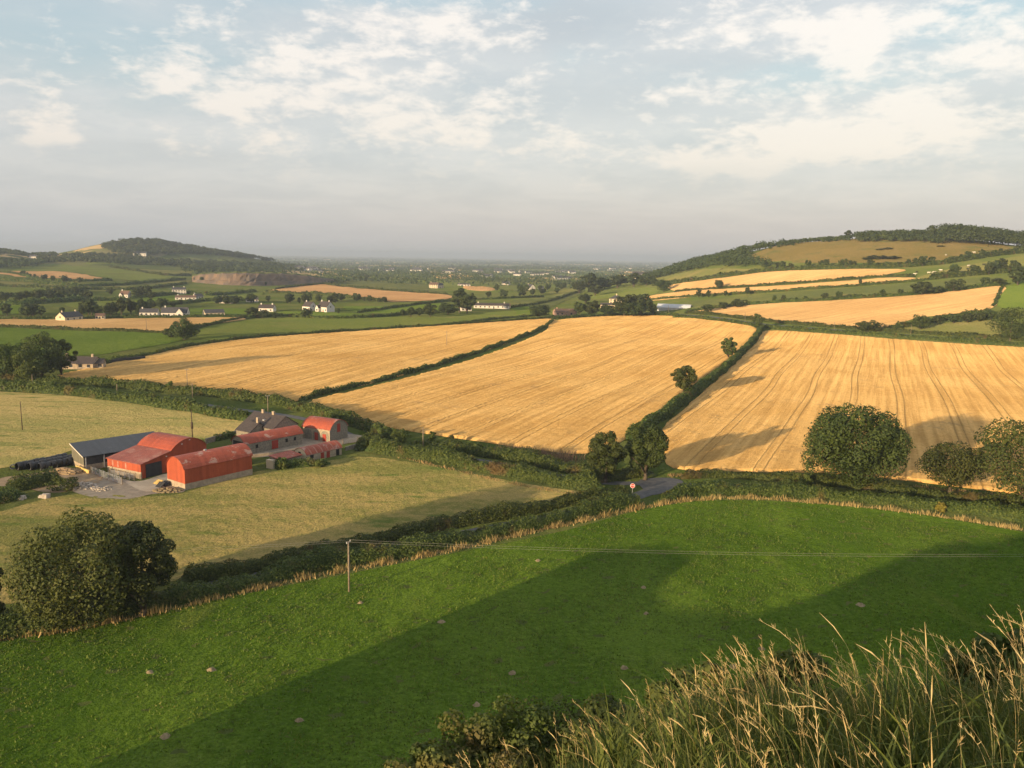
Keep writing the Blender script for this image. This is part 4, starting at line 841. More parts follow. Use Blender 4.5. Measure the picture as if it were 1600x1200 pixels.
V = np.stack(rows_, 0); I = np.arange(V.shape[0]*nq).reshape(-1, nq); q = np.stack([I[:-1, :-1], I[:-1, 1:], I[1:, 1:], I[1:, :-1]], -1).reshape(-1, 4)
tag(mesh_obj('quarry_face', V.reshape(-1, 3), q, [MAT['rock'], MAT['dull']], midx=np.repeat([0]*6+[1]*3, nq-1), smooth_=False), 'brown rock face of the far quarry', 'quarry', kind='structure')

# ------------------------------------------------------------------ buildings
def AH(px, py, h):
    r = px_ray(px, py); k = (h-CAMZ)/r[2]; return np.array([r[0]*k, r[1]*k])
def gz(x, y): return float(Z(np.array([x]), np.array([y]))[0])
def arch(W, eave, rise, n=12):
    """cross-section of a barrel roof from eave to eave"""
    Rr = (W*W/4+rise*rise)/(2*rise); cz = eave+rise-Rr; a = math.asin(min(1, W/2/Rr)); a = a if rise < W/2 else math.pi-a
    return [(W/2+Rr*math.sin(t), cz+Rr*math.cos(t)) for t in np.linspace(-a, a, n)]
def barrel(root, W, L, eave, rise, wall_end, wall_side, roof, plinth=None, plinth_h=0, over=.25, axis='y'):
    """barrel-roofed barn: cross-section in x, length in y (swapped when axis is x)"""
    sw = (lambda p: p) if axis == 'y' else (lambda p: (p[1], p[0], p[2]))
    ar = arch(W, eave, rise)
    for y in (0, L):
        mb = MB(); pts = [(0, plinth_h), (W, plinth_h), (W, eave)]+[(x, z) for x, z in reversed(ar[1:-1])]+[(0, eave)]
        mb.poly([sw((x, y, z)) for x, z in pts]); mb.build('gable_wall', MAT[wall_end], root)
    for x in (0, W):
        mb = MB(); mb.poly([sw(p) for p in ((x, 0, plinth_h), (x, L, plinth_h), (x, L, eave), (x, 0, eave))]); mb.build('side_wall', MAT[wall_side], root)
    if plinth:
        e = .04; mb = MB()
        if axis == 'y': mb.box(-e, W+e, -e, L+e, -.5, plinth_h)
        else: mb.box(-e, L+e, -e, W+e, -.5, plinth_h)
        mb.build('plinth', MAT[plinth], root)
    mb = MB(); t = .09; n = len(ar)
    ao = arch(W+2*.12, eave-.1, rise+.16); ao = [(x-.12, z) for x, z in ao]
    for i in range(n-1):
        (x0, z0), (x1, z1) = ao[i], ao[i+1]
        mb.poly([sw(p) for p in ((x0, -over, z0), (x1, -over, z1), (x1, L+over, z1), (x0, L+over, z0))])
        mb.poly([sw(p) for p in ((x0, -over, z0-t), (x0, L+over, z0-t), (x1, L+over, z1-t), (x1, -over, z1-t))])
        for yy in (-over, L+over): mb.poly([sw(p) for p in ((x0, yy, z0-t), (x1, yy, z1-t), (x1, yy, z1), (x0, yy, z0))])
    return mb.build('roof', MAT[roof], root, False)
def part_box(root, name, mat, *b): return MB().box(*b).build(name, MAT[mat], root)
def bld(name, x, y, deg, label, cat='barn'): return empty(name, (x, y, gz(x, y)), -R(deg), label, cat)

# front red barn
B = bld('red_barn', -74.0, 172.7, 37, 'red barrel roofed hay barn nearest the camera with a pale plinth')
barrel(B, 6.8, 16.6, 4.6, 2.1, 'redwall', 'redwall_y', 'red', 'limewash', 1.35)
part_box(B, 'ventilator', 'galv', 3.0, 3.5, 7.0, 7.5, 6.6, 7.0)
# red barn with lean-to
B = bld('red_barn', -91.2, 181.6, 28, 'red barrel roofed barn with a sloping lean-to facing the silage rows')
def arch_barn(root, L, y0, W, eave, rise):
    ar = [(y0+a, z) for a, z in arch(W, eave, rise)]
    for x in (0, L):
        MB().poly([(x, y0, 0), (x, y0+W, 0)]+[(x, y, z) for y, z in reversed(ar)]).build('gable_wall', MAT['redwall_y'], root)
    MB().poly([(0, y0+W, 0), (L, y0+W, 0), (L, y0+W, eave), (0, y0+W, eave)]).build('side_wall', MAT['redwall'], root)
    mb = MB(); ao = [(y0-.1+a, z) for a, z in arch(W+.2, eave, rise+.12)]
    for i in range(len(ao)-1):
        (ya, za), (yb, zb) = ao[i], ao[i+1]
        mb.poly([(-.2, ya, za), (L+.2, ya, za), (L+.2, yb, zb), (-.2, yb, zb)]); mb.poly([(L+.2, ya, za-.1), (L+.2, yb, zb-.1), (L+.2, yb, zb), (L+.2, ya, za)]); mb.poly([(-.2, ya, za-.1), (-.2, yb, zb-.1), (-.2, yb, zb), (-.2, ya, za)])
    return mb
arch_barn(B, 11.2, 7.6, 10.6, 4.2, 2.5).build('roof', sheet_mat('red_iron_round_roof', (.40,.085,.04), (.33,.07,.037), (.36,.17,.12), 0), B)
MB().poly([(-.25,-.3,3.35),(11.45,-.3,3.35),(11.45,7.9,4.75),(-.25,7.9,4.75)]).poly([(-.25,-.3,3.25),(-.25,7.9,4.65),(11.45,7.9,4.65),(11.45,-.3,3.25)]).poly([(11.45,-.3,3.25),(11.45,7.9,4.65),(11.45,7.9,4.75),(11.45,-.3,3.35)]).poly([(-.25,-.3,3.25),(11.45,-.3,3.25),(11.45,-.3,3.35),(-.25,-.3,3.35)]).build('lean_to_roof', sheet_mat('faded_lean_to_iron', (.34,.10,.065), (.28,.075,.05), (.38,.20,.15), 0, patch_lo=.5), B)
MB().box(0, 11.2, -.02, .15, 1.5, 3.3).build('lean_to_wall', MAT['redwall'], B); MB().box(-.03, 11.23, -.06, .2, -.5, 1.5).build('lean_to_plinth', MAT['limewash'], B)
for xe in (0, 11.2): MB().poly([(xe,.15,0),(xe,7.6,0),(xe,7.6,4.6),(xe,.15,3.3)]).build('lean_to_end', MAT['redwall_y'], B)
part_box(B, 'painted_opening', 'darkwall', 11.2, 11.28, 1.2, 5.4, -.2, 3.0)  # flat dark panel painted as the shade inside the open doorway
for yy, zz in ((11.0, 5.6), (13.2, 6.2), (6.6, 3.6)): part_box(B, 'vent', 'white', 11.2, 11.27, yy, yy+.35, zz, zz+.22)
for xx in (1.6, 3.4, 6.0): part_box(B, 'faded_panel', 'palesheet', xx, xx+.5, -.05, -.02, 1.7, 3.0)
# grey shed
B = bld('grey_shed', -102.2, 187.2, 43, 'dark grey steel shed with a single pitch roof behind the red lean-to barn', 'shed')
MB().poly([(0,0,0),(7.2,0,0),(7.2,0,3.25),(0,0,5.0)]).build('end_wall', MAT['greywall'], B); MB().poly([(0,19,0),(7.2,19,0),(7.2,19,3.25),(0,19,5.0)]).build('end_wall', MAT['greywall'], B)
MB().poly([(0,0,0),(0,19,0),(0,19,5.0),(0,0,5.0)]).build('rear_wall', MAT['greywall'], B); MB().poly([(7.2,0,1.2),(7.2,19,1.2),(7.2,19,3.25),(7.2,0,3.25)]).build('front_wall', MAT['darkwall'], B)
part_box(B, 'plinth', 'limewash', -.05, 7.26, -.05, 19.05, -.5, 1.2)
MB().poly([(-.2,-.3,5.16),(7.6,-.3,3.25),(7.6,19.3,3.25),(-.2,19.3,5.16)]).poly([(-.2,-.3,5.06),(-.2,19.3,5.06),(7.6,19.3,3.15),(7.6,-.3,3.15)]).build('roof', MAT['greyroof'], B)
MB().poly([(-.2,-.32,4.92),(7.6,-.32,3.01),(7.6,-.32,3.27),(-.2,-.32,5.18)]).build('barge_board', MAT['white'], B)
part_box(B, 'post', 'galv', 7.3, 7.5, .3, .5, 0, 3.1); part_box(B, 'post', 'galv', 7.3, 7.5, 4.3, 4.5, 0, 3.1)
# long stone barn
B = bld('stone_barn', -70.4, 203.3, 38, 'long stone barn with a rusty red barrel roof and a red door')
barrel(B, 5.7, 17.4, 2.9, 1.6, 'stone', 'stone', 'red', over=.3)
part_box(B, 'red_door', 'reddoor', 5.7, 5.77, 7.8, 9.7, .2, 2.4); part_box(B, 'doorway', 'opening', .7, 5.0, -.08, 0.0, 1.0, 3.2)
for yy in (3.0, 12.0, 14.6): part_box(B, 'window', 'opening', 5.7, 5.76, yy, yy+.7, 1.3, 2.2)
# small stone barn
B = bld('stone_barn', -57.0, 220.5, 28, 'small stone barn with a bright red barrel roof at the farm entrance')
barrel(B, 7.4, 9.6, 3.4, 2.1, 'stone', 'limewash', 'red', axis='x')
part_box(B, 'loft_door', 'reddoor', 9.6, 9.67, 3.0, 4.3, 2.2, 4.5)
for xx in (.8, 3.8, 6.6):
    mb = MB(); mb.poly([(xx, -.05, 0), (xx+2.6, -.05, 0), (xx+2.6, -.05, 1.7)]+[(xx+1.3+1.3*math.cos(t), -.05, 1.7+1.2*math.sin(t)) for t in np.linspace(.3, math.pi-.3, 6)]+[(xx, -.05, 1.7)]); mb.build('dark_arch_infill', MAT['stone'], B)  # arch infills laid flat, the shadow in them put into the darker colour
part_box(B, 'red_door', 'reddoor', 4.4, 5.6, -.12, -.06, 0, 2.2); part_box(B, 'red_door', 'reddoor', 7.2, 8.4, -.12, -.06, 0, 2.0)
# low sheds
B = bld('low_shed', -53.0, 197.0, 38, 'low shed with a striped red and grey barrel roof', 'shed')
barrel(B, 4.8, 10.8, 1.9, 1.25, 'cream', 'limewash', 'palesheet', over=.2)
ao = [(x-.12, z+.02) for x, z in arch(4.8+.24, 1.8, 1.42)]
for k in range(13):
    y0 = -.2+k*.86; mb = MB()
    for i in range(len(ao)-1):
        (x0, z0), (x1, z1) = ao[i], ao[i+1]; mb.poly([(x0, y0, z0), (x1, y0, z1), (x1, y0+(.5 if k % 2 else .8), z1), (x0, y0+(.5 if k % 2 else .8), z0)])
    mb.build('roof_sheet', MAT['red'], B)
for yy in (1.0, 4.2, 6.0, 9.0): part_box(B, 'doorway', 'reddoor' if yy in (4.2, 6.0) else 'opening', 4.8, 4.86, yy, yy+1.0, 0 if yy > 2 else .8, 1.6)
part_box(B, 'gable_window', 'opening', 1.6, 2.5, -.05, 0, 1.4, 2.2)
B = bld('low_shed', -57.2, 190.3, 34, 'low shed with a flat red iron roof left of the striped one', 'shed')
part_box(B, 'wall', 'limewash', 0, 4.0, 0, 6.4, -.4, 1.9); MB().poly([(-.2,-.2,2.5),(4.3,-.2,2.05),(4.3,6.6,2.05),(-.2,6.6,2.5)]).poly([(-.2,-.2,2.4),(-.2,6.6,2.4),(4.3,6.6,1.95),(4.3,-.2,1.95)]).build('roof', MAT['red'], B)
# farmhouse
def gable_house(root, L, Wd, eave, ridge, wall, roof, over=.3):
    """ridge along x"""
    mb = MB()
    mb.poly([(0,0,-.5),(L,0,-.5),(L,0,eave),(0,0,eave)]); mb.poly([(0,Wd,-.5),(L,Wd,-.5),(L,Wd,eave),(0,Wd,eave)])
    for x in (0, L): mb.poly([(x,0,-.5),(x,Wd,-.5),(x,Wd,eave),(x,Wd/2,ridge),(x,0,eave)])
    mb.build('wall', MAT[wall], root)
    sl = (ridge-eave)/(Wd/2); e = .12; mb = MB()
    for s_ in (0, 1):
        yy = (lambda q: q) if s_ == 0 else (lambda q: Wd-q)
        a, b_ = (-over, eave-sl*over+e), (Wd/2, ridge+e)
        mb.poly([(-.2, yy(a[0]), a[1]), (L+.2, yy(a[0]), a[1]), (L+.2, yy(b_[0]), b_[1]), (-.2, yy(b_[0]), b_[1])])
        mb.poly([(-.2, yy(a[0]), a[1]-.14), (L+.2, yy(a[0]), a[1]-.14), (L+.2, yy(a[0]), a[1]), (-.2, yy(a[0]), a[1])])
        for x in (-.2, L+.2): mb.poly([(x, yy(a[0]), a[1]-.14), (x, yy(b_[0]), b_[1]-.14), (x, yy(b_[0]), b_[1]), (x, yy(a[0]), a[1])])
    return mb.build('roof', MAT[roof], root)
def chimney(roof, x, y, z0, z1, mat='limewash', w_=.38):
    c_ = MB().box(x-w_, x+w_, y-w_*.7, y+w_*.7, z0, z1).build('chimney', MAT[mat], roof)
    return c_
r0 = AH(398, 643, 6.6); r1 = AH(446, 651, 6.6); dv = r1-r0; azr = math.degrees(math.atan2(dv[0], dv[1])); Lh = float(np.linalg.norm(dv))
un = np.array([-dv[1], dv[0]])/Lh; og = r0-un*4.2
B = bld('farmhouse', og[0], og[1], azr-90, 'old slate roofed farmhouse with cream chimneys behind the stone barn', 'house')
rf = gable_house(B, Lh, 8.4, 3.9, 6.5, 'stone', 'slate'); chimney(rf, Lh*.28, 4.2, 6.0, 7.5); chimney(rf, Lh*.62, 4.2, 6.0, 7.4)
for xx in (.18, .5, .8): part_box(B, 'window', 'pane', Lh*xx, Lh*xx+1.0, -.06, 0, 1.2, 2.5)
part_box(B, 'door', 'reddoor', Lh*.36, Lh*.36+1.0, -.06, 0, 0, 2.1); part_box(B, 'gable_window', 'pane', Lh, Lh+.06, 3.2, 4.1, 1.2, 2.4)
part_box(B, 'skylight', 'galv', Lh*.5, Lh*.5+.7, 1.6, 2.6, 5.05, 5.4)
r0 = AH(383, 657, 5.2); og = r0-un*3.0
B = bld('farmhouse_wing', og[0], og[1], azr-90, 'lower slate roofed wing in front of the old farmhouse', 'house')
rf = gable_house(B, 5.6, 6.0, 3.2, 5.1, 'stone', 'slate'); chimney(rf, 5.0, 3.0, 4.7, 6.5, w_=.34); part_box(B, 'window', 'pane', 2.0, 3.0, -.06, 0, 1.0, 2.1)
# tank
g = AH(386, 683, 0); B = bld('storage_tank', g[0], g[1], 0, 'round galvanised storage tank beside the farmhouse wing', 'tank')
MB().tube([(0,0,-.2),(0,0,2.4)], 1.7, 20).build('drum', MAT['galv'], B, True)
MB().tube([(0,0,2.4),(0,0,2.85)], [1.75,.35], 20).build('lid', MAT['galv'], B, False)
for k in range(5): MB().box(1.7*math.cos(k*1.26)-.06, 1.7*math.cos(k*1.26)+.06, 1.7*math.sin(k*1.26)-.06, 1.7*math.sin(k*1.26)+.06, 0, 2.75).build('post', MAT['galv'], B)
# farm walls
def wall_along(pts, th, h, mat, label, name='stone_wall', world=None):
    c_ = np.array([AH(*q_, 0) for q_ in pts]); mb = MB()
    for i in range(len(c_)-1):
        a, b_ = c_[i], c_[i+1]; d = (b_-a)/np.linalg.norm(b_-a); n_ = np.array([-d[1], d[0]])*th/2; za, zb = gz(*a), gz(*b_)
        p = [a-n_, b_-n_, b_+n_, a+n_]; zz = [za, zb, zb, za]; B_ = [(*q_, z-.3) for q_, z in zip(p, zz)]; T_ = [(*q_, z+h+.1*math.sin(i*3.1+k)) for k, (q_, z) in enumerate(zip(p, zz))]
        mb.poly(T_)
        for k in range(4): mb.poly([B_[k], B_[(k+1) % 4], T_[(k+1) % 4], T_[k]])
    return tag(mb.build(name, MAT[mat]), label, 'wall')
wall_along([(322,694),(345,688),(365,682),(379,678)], .5, 1.3, 'stone', 'ruined stone wall leading to the farmhouse')
wall_along([(120,735),(130,739),(140,742)], .35, .9, 'yellowboard', 'low pale wall at the corner of the grey shed', 'low_wall')
wall_along([(387,716),(420,712),(470,704),(500,700)], .4, .7, 'limewash', 'low wall along the foot of the long stone barn', 'low_wall')
wall_along([(386,720),(387,727)], 1.6, 2.4, 'limewash', 'stub of pale wall at the far end of the front red barn')
wall_along([(418,731),(428,733)], .8, 2.0, 'cream', 'short pale gate pier wall at the meadow edge')
wall_along([(540,704),(556,700),(572,697)], .4, 1.0, 'stone', 'low stone wall beside the pale field gate')
def gate(p0, p1, h, bars, label, mat='galv', nposts=5):
    a, b_ = AH(*p0, 0), AH(*p1, 0); L = np.linalg.norm(b_-a); t_ = empty('metal_gate', (a[0], a[1], gz(*a)), math.atan2(b_[1]-a[1], b_[0]-a[0]), label, 'gate')
    for k in range(nposts): MB().box(L*k/(nposts-1)-.06, L*k/(nposts-1)+.06, -.06, .06, -.3, h+.15).build('post', MAT['pole' if k in (0, nposts-1) else mat], t_)
    for k in range(bars): z = .2+(h-.25)*k/(bars-1); MB().box(.06, L-.06, -.03, .03, z-.035, z+.035).build('bar', MAT[mat], t_)
gate((143,741), (191,759), 1.5, 6, 'galvanised feed barrier along the edge of the concrete yard', nposts=8)
gate((172,744), (210,752), 1.3, 5, 'galvanised railing in front of the red lean-to', nposts=6)
gate((536,694), (558,690), 1.3, 6, 'pale metal gate at the farm entrance', nposts=3)
# silage rows: wrapped bales end to end
def bale_mesh():
    mb = MB(); n = 12; prof_ = [(-.62,.45),(-.62,.62),(-.52,.74),(0,.78),(.52,.74),(.62,.62),(.62,.45)]; mb.tube([(0, y, .74) for y, _ in prof_], [r_ for _, r_ in prof_], n)
    return mb
bale0 = bale_mesh().build('silage_bale', MAT['plastic'], None, True); first = True
for ri, (px, py, nbl, rl) in enumerate([(66,738,10,'row nearest the bare earth'),(50,737,10,'middle of the three rows'),(31,737,9,'leftmost of the three rows')]):
    a0 = AH(px, py, 0); dr = np.array([math.sin(R(33)), math.cos(R(33))])
    for k in range(nbl):
        o = bale0 if first else bale0.copy()
        if not first: COL.objects.link(o)
        first = False; x, y = a0+dr*(k*1.27); o.location = (x, y, gz(x, y)+.02+(.0 if k % 3 else .03)); o.rotation_euler = (0, 0, -R(33)+PR.uniform(-.06, .06)); s_ = PR.uniform(1.0, 1.12); o.scale = (s_*1.15, 1, s_*1.2)
        tag(o, 'black wrapped silage bale, '+(ORD[k]+' from the front, ' if k else 'front end of the ')+rl, 'silage bale', 'silage bales, '+rl)
for x, y, lab in [(21, 735, 'black wrapped bale lying by itself at the left end of the silage')]:
    o = bale0.copy(); COL.objects.link(o); a0 = AH(x, y, 0); o.location = (a0[0], a0[1], gz(*a0)); o.rotation_euler = (0, 0, .4); o.scale = (.9, .9, .7); tag(o, lab, 'silage bale')
# tarpaulin edges, boards and rubble
for k, (px, py, tilt, mt, lab) in enumerate([(247,763,.5,'darkwall','dark board leaning furthest left before the front red barn'),(255,761,.5,'darkwall','dark board leaning before the front red barn gable'),(243,758,.3,'yellowboard','yellow board lying before the front red barn'),(277,762,1.2,'darkwall','dark upright panel against the front red barn plinth')]):
    a0 = AH(px, py, 0); mb = MB().box(-.9, .9, -.05, .05, 0, 1.5)
    for q_ in (-.8, 0, .8): mb.box(q_-.05, q_+.05, -.11, -.05, .05, 1.45)
    o = mb.build('leaning_board', MAT[mt]); o.location = (a0[0], a0[1], gz(*a0)+.05); o.rotation_euler = (tilt-1.4, 0, -R(30)); tag(o, lab, 'board')
def heap(name, px, py, rx, ry, h, n, mat, label, cat, smin=.12, smax=.45, kind='stuff'):
    a0 = AH(px, py, 0); rg = np.random.default_rng(px+py); mb = MB()
    for i in range(n):
        r_, th = math.sqrt(rg.random()), rg.uniform(0, 6.28); x = a0[0]+rx*r_*math.cos(th); y = a0[1]+ry*r_*math.sin(th); s_ = rg.uniform(smin, smax); z = gz(x, y)+h*(1-r_)*rg.uniform(.5, 1)+s_*.3
        d = rg.normal(size=(8, 3))*.25+np.array([[a, b_, c_] for a in (-1, 1) for b_ in (-1, 1) for c_ in (-1, 1)]); d *= s_*np.array([1, rg.uniform(.6, 1.2), rg.uniform(.4, .8)])*.7; b0 = len(mb.v)
        mb.v += [tuple(np.array((x, y, z))+q_) for q_ in d]
        for f in ((0,1,3,2),(4,6,7,5),(0,4,5,1),(2,3,7,6),(0,2,6,4),(1,5,7,3)): mb.f.append(tuple(b0+i_ for i_ in f)); mb.m.append(0)
    return tag(mb.build(name, MAT[mat]), label, cat, kind=kind)
heap('rubble_heap', 122, 762, 4.2, 2.6, .8, 260, 'rubble', 'heap of pale broken stone and rubble below the feed barrier', 'rubble')
heap('rubble_heap', 160, 766, 2.0, 1.6, .3, 60, 'rubble', 'thin scatter of stones at the edge of the gravel apron', 'rubble', .08, .3)
heap('earth_heap', 100, 741, 3.6, 2.0, 1.0, 160, 'dirt', 'brown earth heap at the end of the silage rows', 'earth heap', .25, .7)
heap('earth_heap', 262, 768, 3.0, 1.6, .5, 140, 'earth', 'low reddish soil heap before the front red barn gable', 'earth heap', .15, .45)
for px, py, lab in [(33,781,'grey boulder in the weeds at the left edge'),(70,779,'pale boulder in the weeds below the bramble hedge')]:
    o = heap('boulder', px, py, .5, .5, .3, 6, 'rubble', lab, 'boulder', .5, .9, None)

# scattered houses
def house(px, py, L, Wd, eave, ridge, turn, wall, roof, label, chim=1, nwin=3, storeys=1, name='house', annex=None):
    g = P(px, py); azp = math.degrees(math.atan2(g[0], g[1])); a = azp+turn
    ux = np.array([math.cos(R(a)), -math.sin(R(a))]); uy = np.array([math.sin(R(a)), math.cos(R(a))]); o_ = g[:2]-ux*L/2
    B = empty(name, (o_[0], o_[1], min(gz(*o_), g[2])), -R(a), label, 'house')
    rf = gable_house(B, L, Wd, eave, ridge, wall, roof)
    for k in range(chim): chimney(rf, L*(.12 if k == 0 else .86), Wd/2, ridge-.4, ridge+1.2, wall, .45)
    for s_ in range(storeys):
        for k in range(nwin):
            x = L*(k+.5)/nwin
            if s_ == 0 and k == nwin//2: part_box(B, 'door', 'reddoor' if px % 2 else 'pane', x-.5, x+.5, -.07, 0, 0, 2.1); continue
            wn = part_box(B, 'window', 'pane', x-.65, x+.65, -.07, 0, .9+2.7*s_, 2.2+2.7*s_); MB().box(x-.8, x+.8, -.14, 0, .78+2.7*s_, .9+2.7*s_).build('sill', MAT['white'], wn)
    for x_ in (0, L): part_box(B, 'gable_window', 'pane', x_-.06 if x_ == 0 else x_, x_ if x_ == 0 else x_+.06, Wd/2-.5, Wd/2+.5, eave-.6, eave+.7)
    if annex:
        ax, al, aw, ae, ar_ = annex
        mb = MB()
        mb.poly([(ax,-aw,-.5),(ax+al,-aw,-.5),(ax+al,-aw,ae),(ax+al/2,-aw,ar_),(ax,-aw,ae)])
        for xx in (ax, ax+al): mb.poly([(xx,-aw,-.5),(xx,.5,-.5),(xx,.5,ae),(xx,-aw,ae)])
        mb.build('front_gable', MAT[wall], B)
        mb = MB(); yb = Wd/2*.8
        mb.poly([(ax-.2,-aw-.2,ae),(ax+al/2,-aw-.2,ar_+.1),(ax+al/2,yb,ar_+.1),(ax-.2,yb,ae)]); mb.poly([(ax+al+.2,-aw-.2,ae),(ax+al/2,-aw-.2,ar_+.1),(ax+al/2,yb,ar_+.1),(ax+al+.2,yb,ae)]); mb.build('front_gable_roof', MAT[roof], B)
        part_box(B, 'front_window', 'pane', ax+al/2-.8, ax+al/2+.8, -aw-.07, -aw, .9, 2.3)
    return B
house(116, 501, 17, 8, 2.9, 6.2, -48, 'cream', 'darkroof', 'cottage with a cream gable and long slate roof left of the wheat strip', 2)
house(156, 499, 6, 5, 2.6, 4.2, 10, 'cream', 'tile', 'tiny cream outbuilding right of the gabled cottage', 0, 3)
house(232, 494, 13, 8, 2.9, 5.6, 12, 'white', 'darkroof', 'white bungalow with a dark roof left of the arched villa', 1, 4)
house(272, 495, 19, 9, 3.2, 7.0, 14, 'white', 'darkroof', 'large white villa with two front gables', 1, 5, annex=(11.5,5,2.5,3.2,6.4))
house(336, 494, 15, 8, 2.8, 5.2, -14, 'cream', 'darkroof', 'plain long bungalow standing alone on its lawn', 0, 5)
house(193, 465, 10, 8, 3.4, 7.2, 35, 'white', 'tile', 'white house with a porch and brown roof beside the round trees', 1, 3, annex=(1,3.5,2,2.8,4.8))
house(280, 460, 15, 9, 5.6, 8.0, 0, 'white', 'darkroof', 'white two storey house with rows of windows', 2, 5, 2)
house(290, 469, 20, 8, 2.8, 4.8, 6, 'white', 'tile', 'long low white bungalow below the two storey house', 1, 5)
house(312, 467, 9, 7, 2.8, 5.2, -30, 'white', 'darkroof', 'small white house right of the low bungalow', 1, 3)
house(352, 474, 12, 8, 3.0, 6.0, 25, 'white', 'darkroof', 'white house half hidden by the terrace trees, left one', 1, 3)
house(364, 473, 10, 8, 3.0, 6.2, -40, 'white', 'darkroof', 'white house half hidden by the terrace trees, right one', 1, 3)
house(394, 472, 12, 7, 2.6, 4.6, 0, 'white', 'darkroof', 'low white building left of the quarry scrub trees', 0, 4)
house(415, 487, 13, 8, 3.2, 6.0, 20, 'white', 'slate', 'grey roofed white house left of the pair of white houses', 2, 3)
house(478, 485, 10, 8, 3.6, 7.4, 52, 'white', 'slate', 'left house of the white gabled pair', 1, 3)
house(503, 487, 12, 9, 4.2, 8.6, 48, 'white', 'slate', 'right and larger house of the white gabled pair', 2, 4, annex=(1,4,3,3,5.6))
house(677, 450, 14, 9, 5.2, 8.4, 20, 'cream', 'tile', 'pale yellow two storey farmhouse on the mound', 1, 4, 2)
house(688, 450, 12, 8, 4.4, 7.6, -30, 'cream', 'darkroof', 'second pale yellow house on the mound', 1, 3, 1)
house(725, 447, 22, 8, 2.8, 4.6, 0, 'white', 'slate', 'far white bungalow right of the mound', 1, 4)
house(768, 482, 34, 7, 2.9, 5.0, 0, 'white', 'slate', 'long white farmhouse with several chimneys right of the large trees', 2, 8)
house(790, 481, 9, 6, 2.4, 3.8, 5, 'cream', 'tile', 'small cream annexe at the right end of the long farmhouse', 0, 3)
house(729, 486, 10, 7, 2.8, 4.6, -20, 'white', 'slate', 'grey and white barn left of the long farmhouse', 0, 3)
house(789, 445, 14, 8, 3.0, 6.0, 30, 'white', 'darkroof', 'far dark roofed white house beyond the long farmhouse', 0, 3)
house(824, 453, 16, 10, 4.2, 9.0, 60, 'white', 'darkroof', 'far white house with a pointed gable right of centre', 1, 3)
house(845, 452, 10, 7, 3.0, 5.2, 0, 'white', 'darkroof', 'tiny far white house right of the pointed gable', 0, 3)
house(885, 493, 19, 9, 3.2, 5.6, -18, 'brick', 'tile', 'pink brick bungalow with a broad front gable on the crest', 1, 5, annex=(9,8,3,3.0,5.6))
house(955, 481, 22, 9, 3.0, 4.6, 8, 'cream', 'slate', 'low cream annexe below the hip roofed house', 0, 6)
house(218, 400, 30, 12, 7, 11, 10, 'white', 'darkroof', 'white country house alone in the woods of the left hill', 1, 4, 2)
house(51, 404, 16, 9, 5, 9, 20, 'white', 'darkroof', 'tiny white house on the far left slope', 0, 3)
house(403, 440, 12, 8, 3, 5, 0, 'white', 'darkroof', 'small white shed above the quarry scrub', 0, 3)
# hip-roofed house
g = P(962, 474); B = bld('hip_roofed_house', g[0]-7, g[1], math.degrees(math.atan2(g[0], g[1]))+6, 'cream house with a dark hipped roof behind the tall dark trees', 'house')
part_box(B, 'wall', 'cream', 0, 14, 0, 11, -.5, 5.2)
mb = MB(); e = .5; a, b_, c_, d = (-e,-e,5.2), (14+e,-e,5.2), (14+e,11+e,5.2), (-e,11+e,5.2); r0, r1 = (5.6,5.5,8.8), (8.4,5.5,8.8)
mb.poly([a,b_,r1,r0]); mb.poly([c_,d,r0,r1]); mb.poly([b_,c_,r1]); mb.poly([d,a,r0]); rf = mb.build('roof', MAT['darkroof'], B); chimney(rf, 7, 5.5, 8.4, 10.4, 'cream', .5)
for xx in (2, 5.5, 9, 12): part_box(B, 'window', 'pane', xx-.6, xx+.6, -.07, 0, 3.2, 4.6); part_box(B, 'window', 'pane', xx-.6, xx+.6, -.07, 0, .8, 2.2)
# white-roofed shed on the crest
g = P(1052, 484); azp = math.degrees(math.atan2(g[0], g[1])); ux = np.array([math.cos(R(azp+10)), -math.sin(R(azp+10))]); og = g[:2]-ux*15
B = bld('white_roofed_shed', og[0], og[1], azp+10, 'long farm shed with a pale rounded roof behind the crest', 'shed'); MAT['paleroof'] = plain('pale_blue_grey_roof', (.52,.54,.56), (.44,.47,.50), .5)
barrel(B, 12, 30, 3.6, 3.0, 'cream', 'galv', 'paleroof', axis='x'); part_box(B, 'door', 'opening', -.08, 0, 4, 8, 0, 3.4)
# bungalow among the left trees
house(118, 577, 15, 8, 2.6, 5.0, 30, 'limewash', 'slate', 'dark roofed bungalow half hidden by the tall trees at left', 2, 4)
house(141, 577, 10, 7, 2.4, 4.0, 10, 'limewash', 'slate', 'low slate roofed extension right of the dark bungalow', 0, 4)
wall_along([(158,571),(190,565),(226,561)], 1.2, 1.8, 'darkwall', 'dark clipped fence running from the bungalow along the wheat', 'garden_fence')

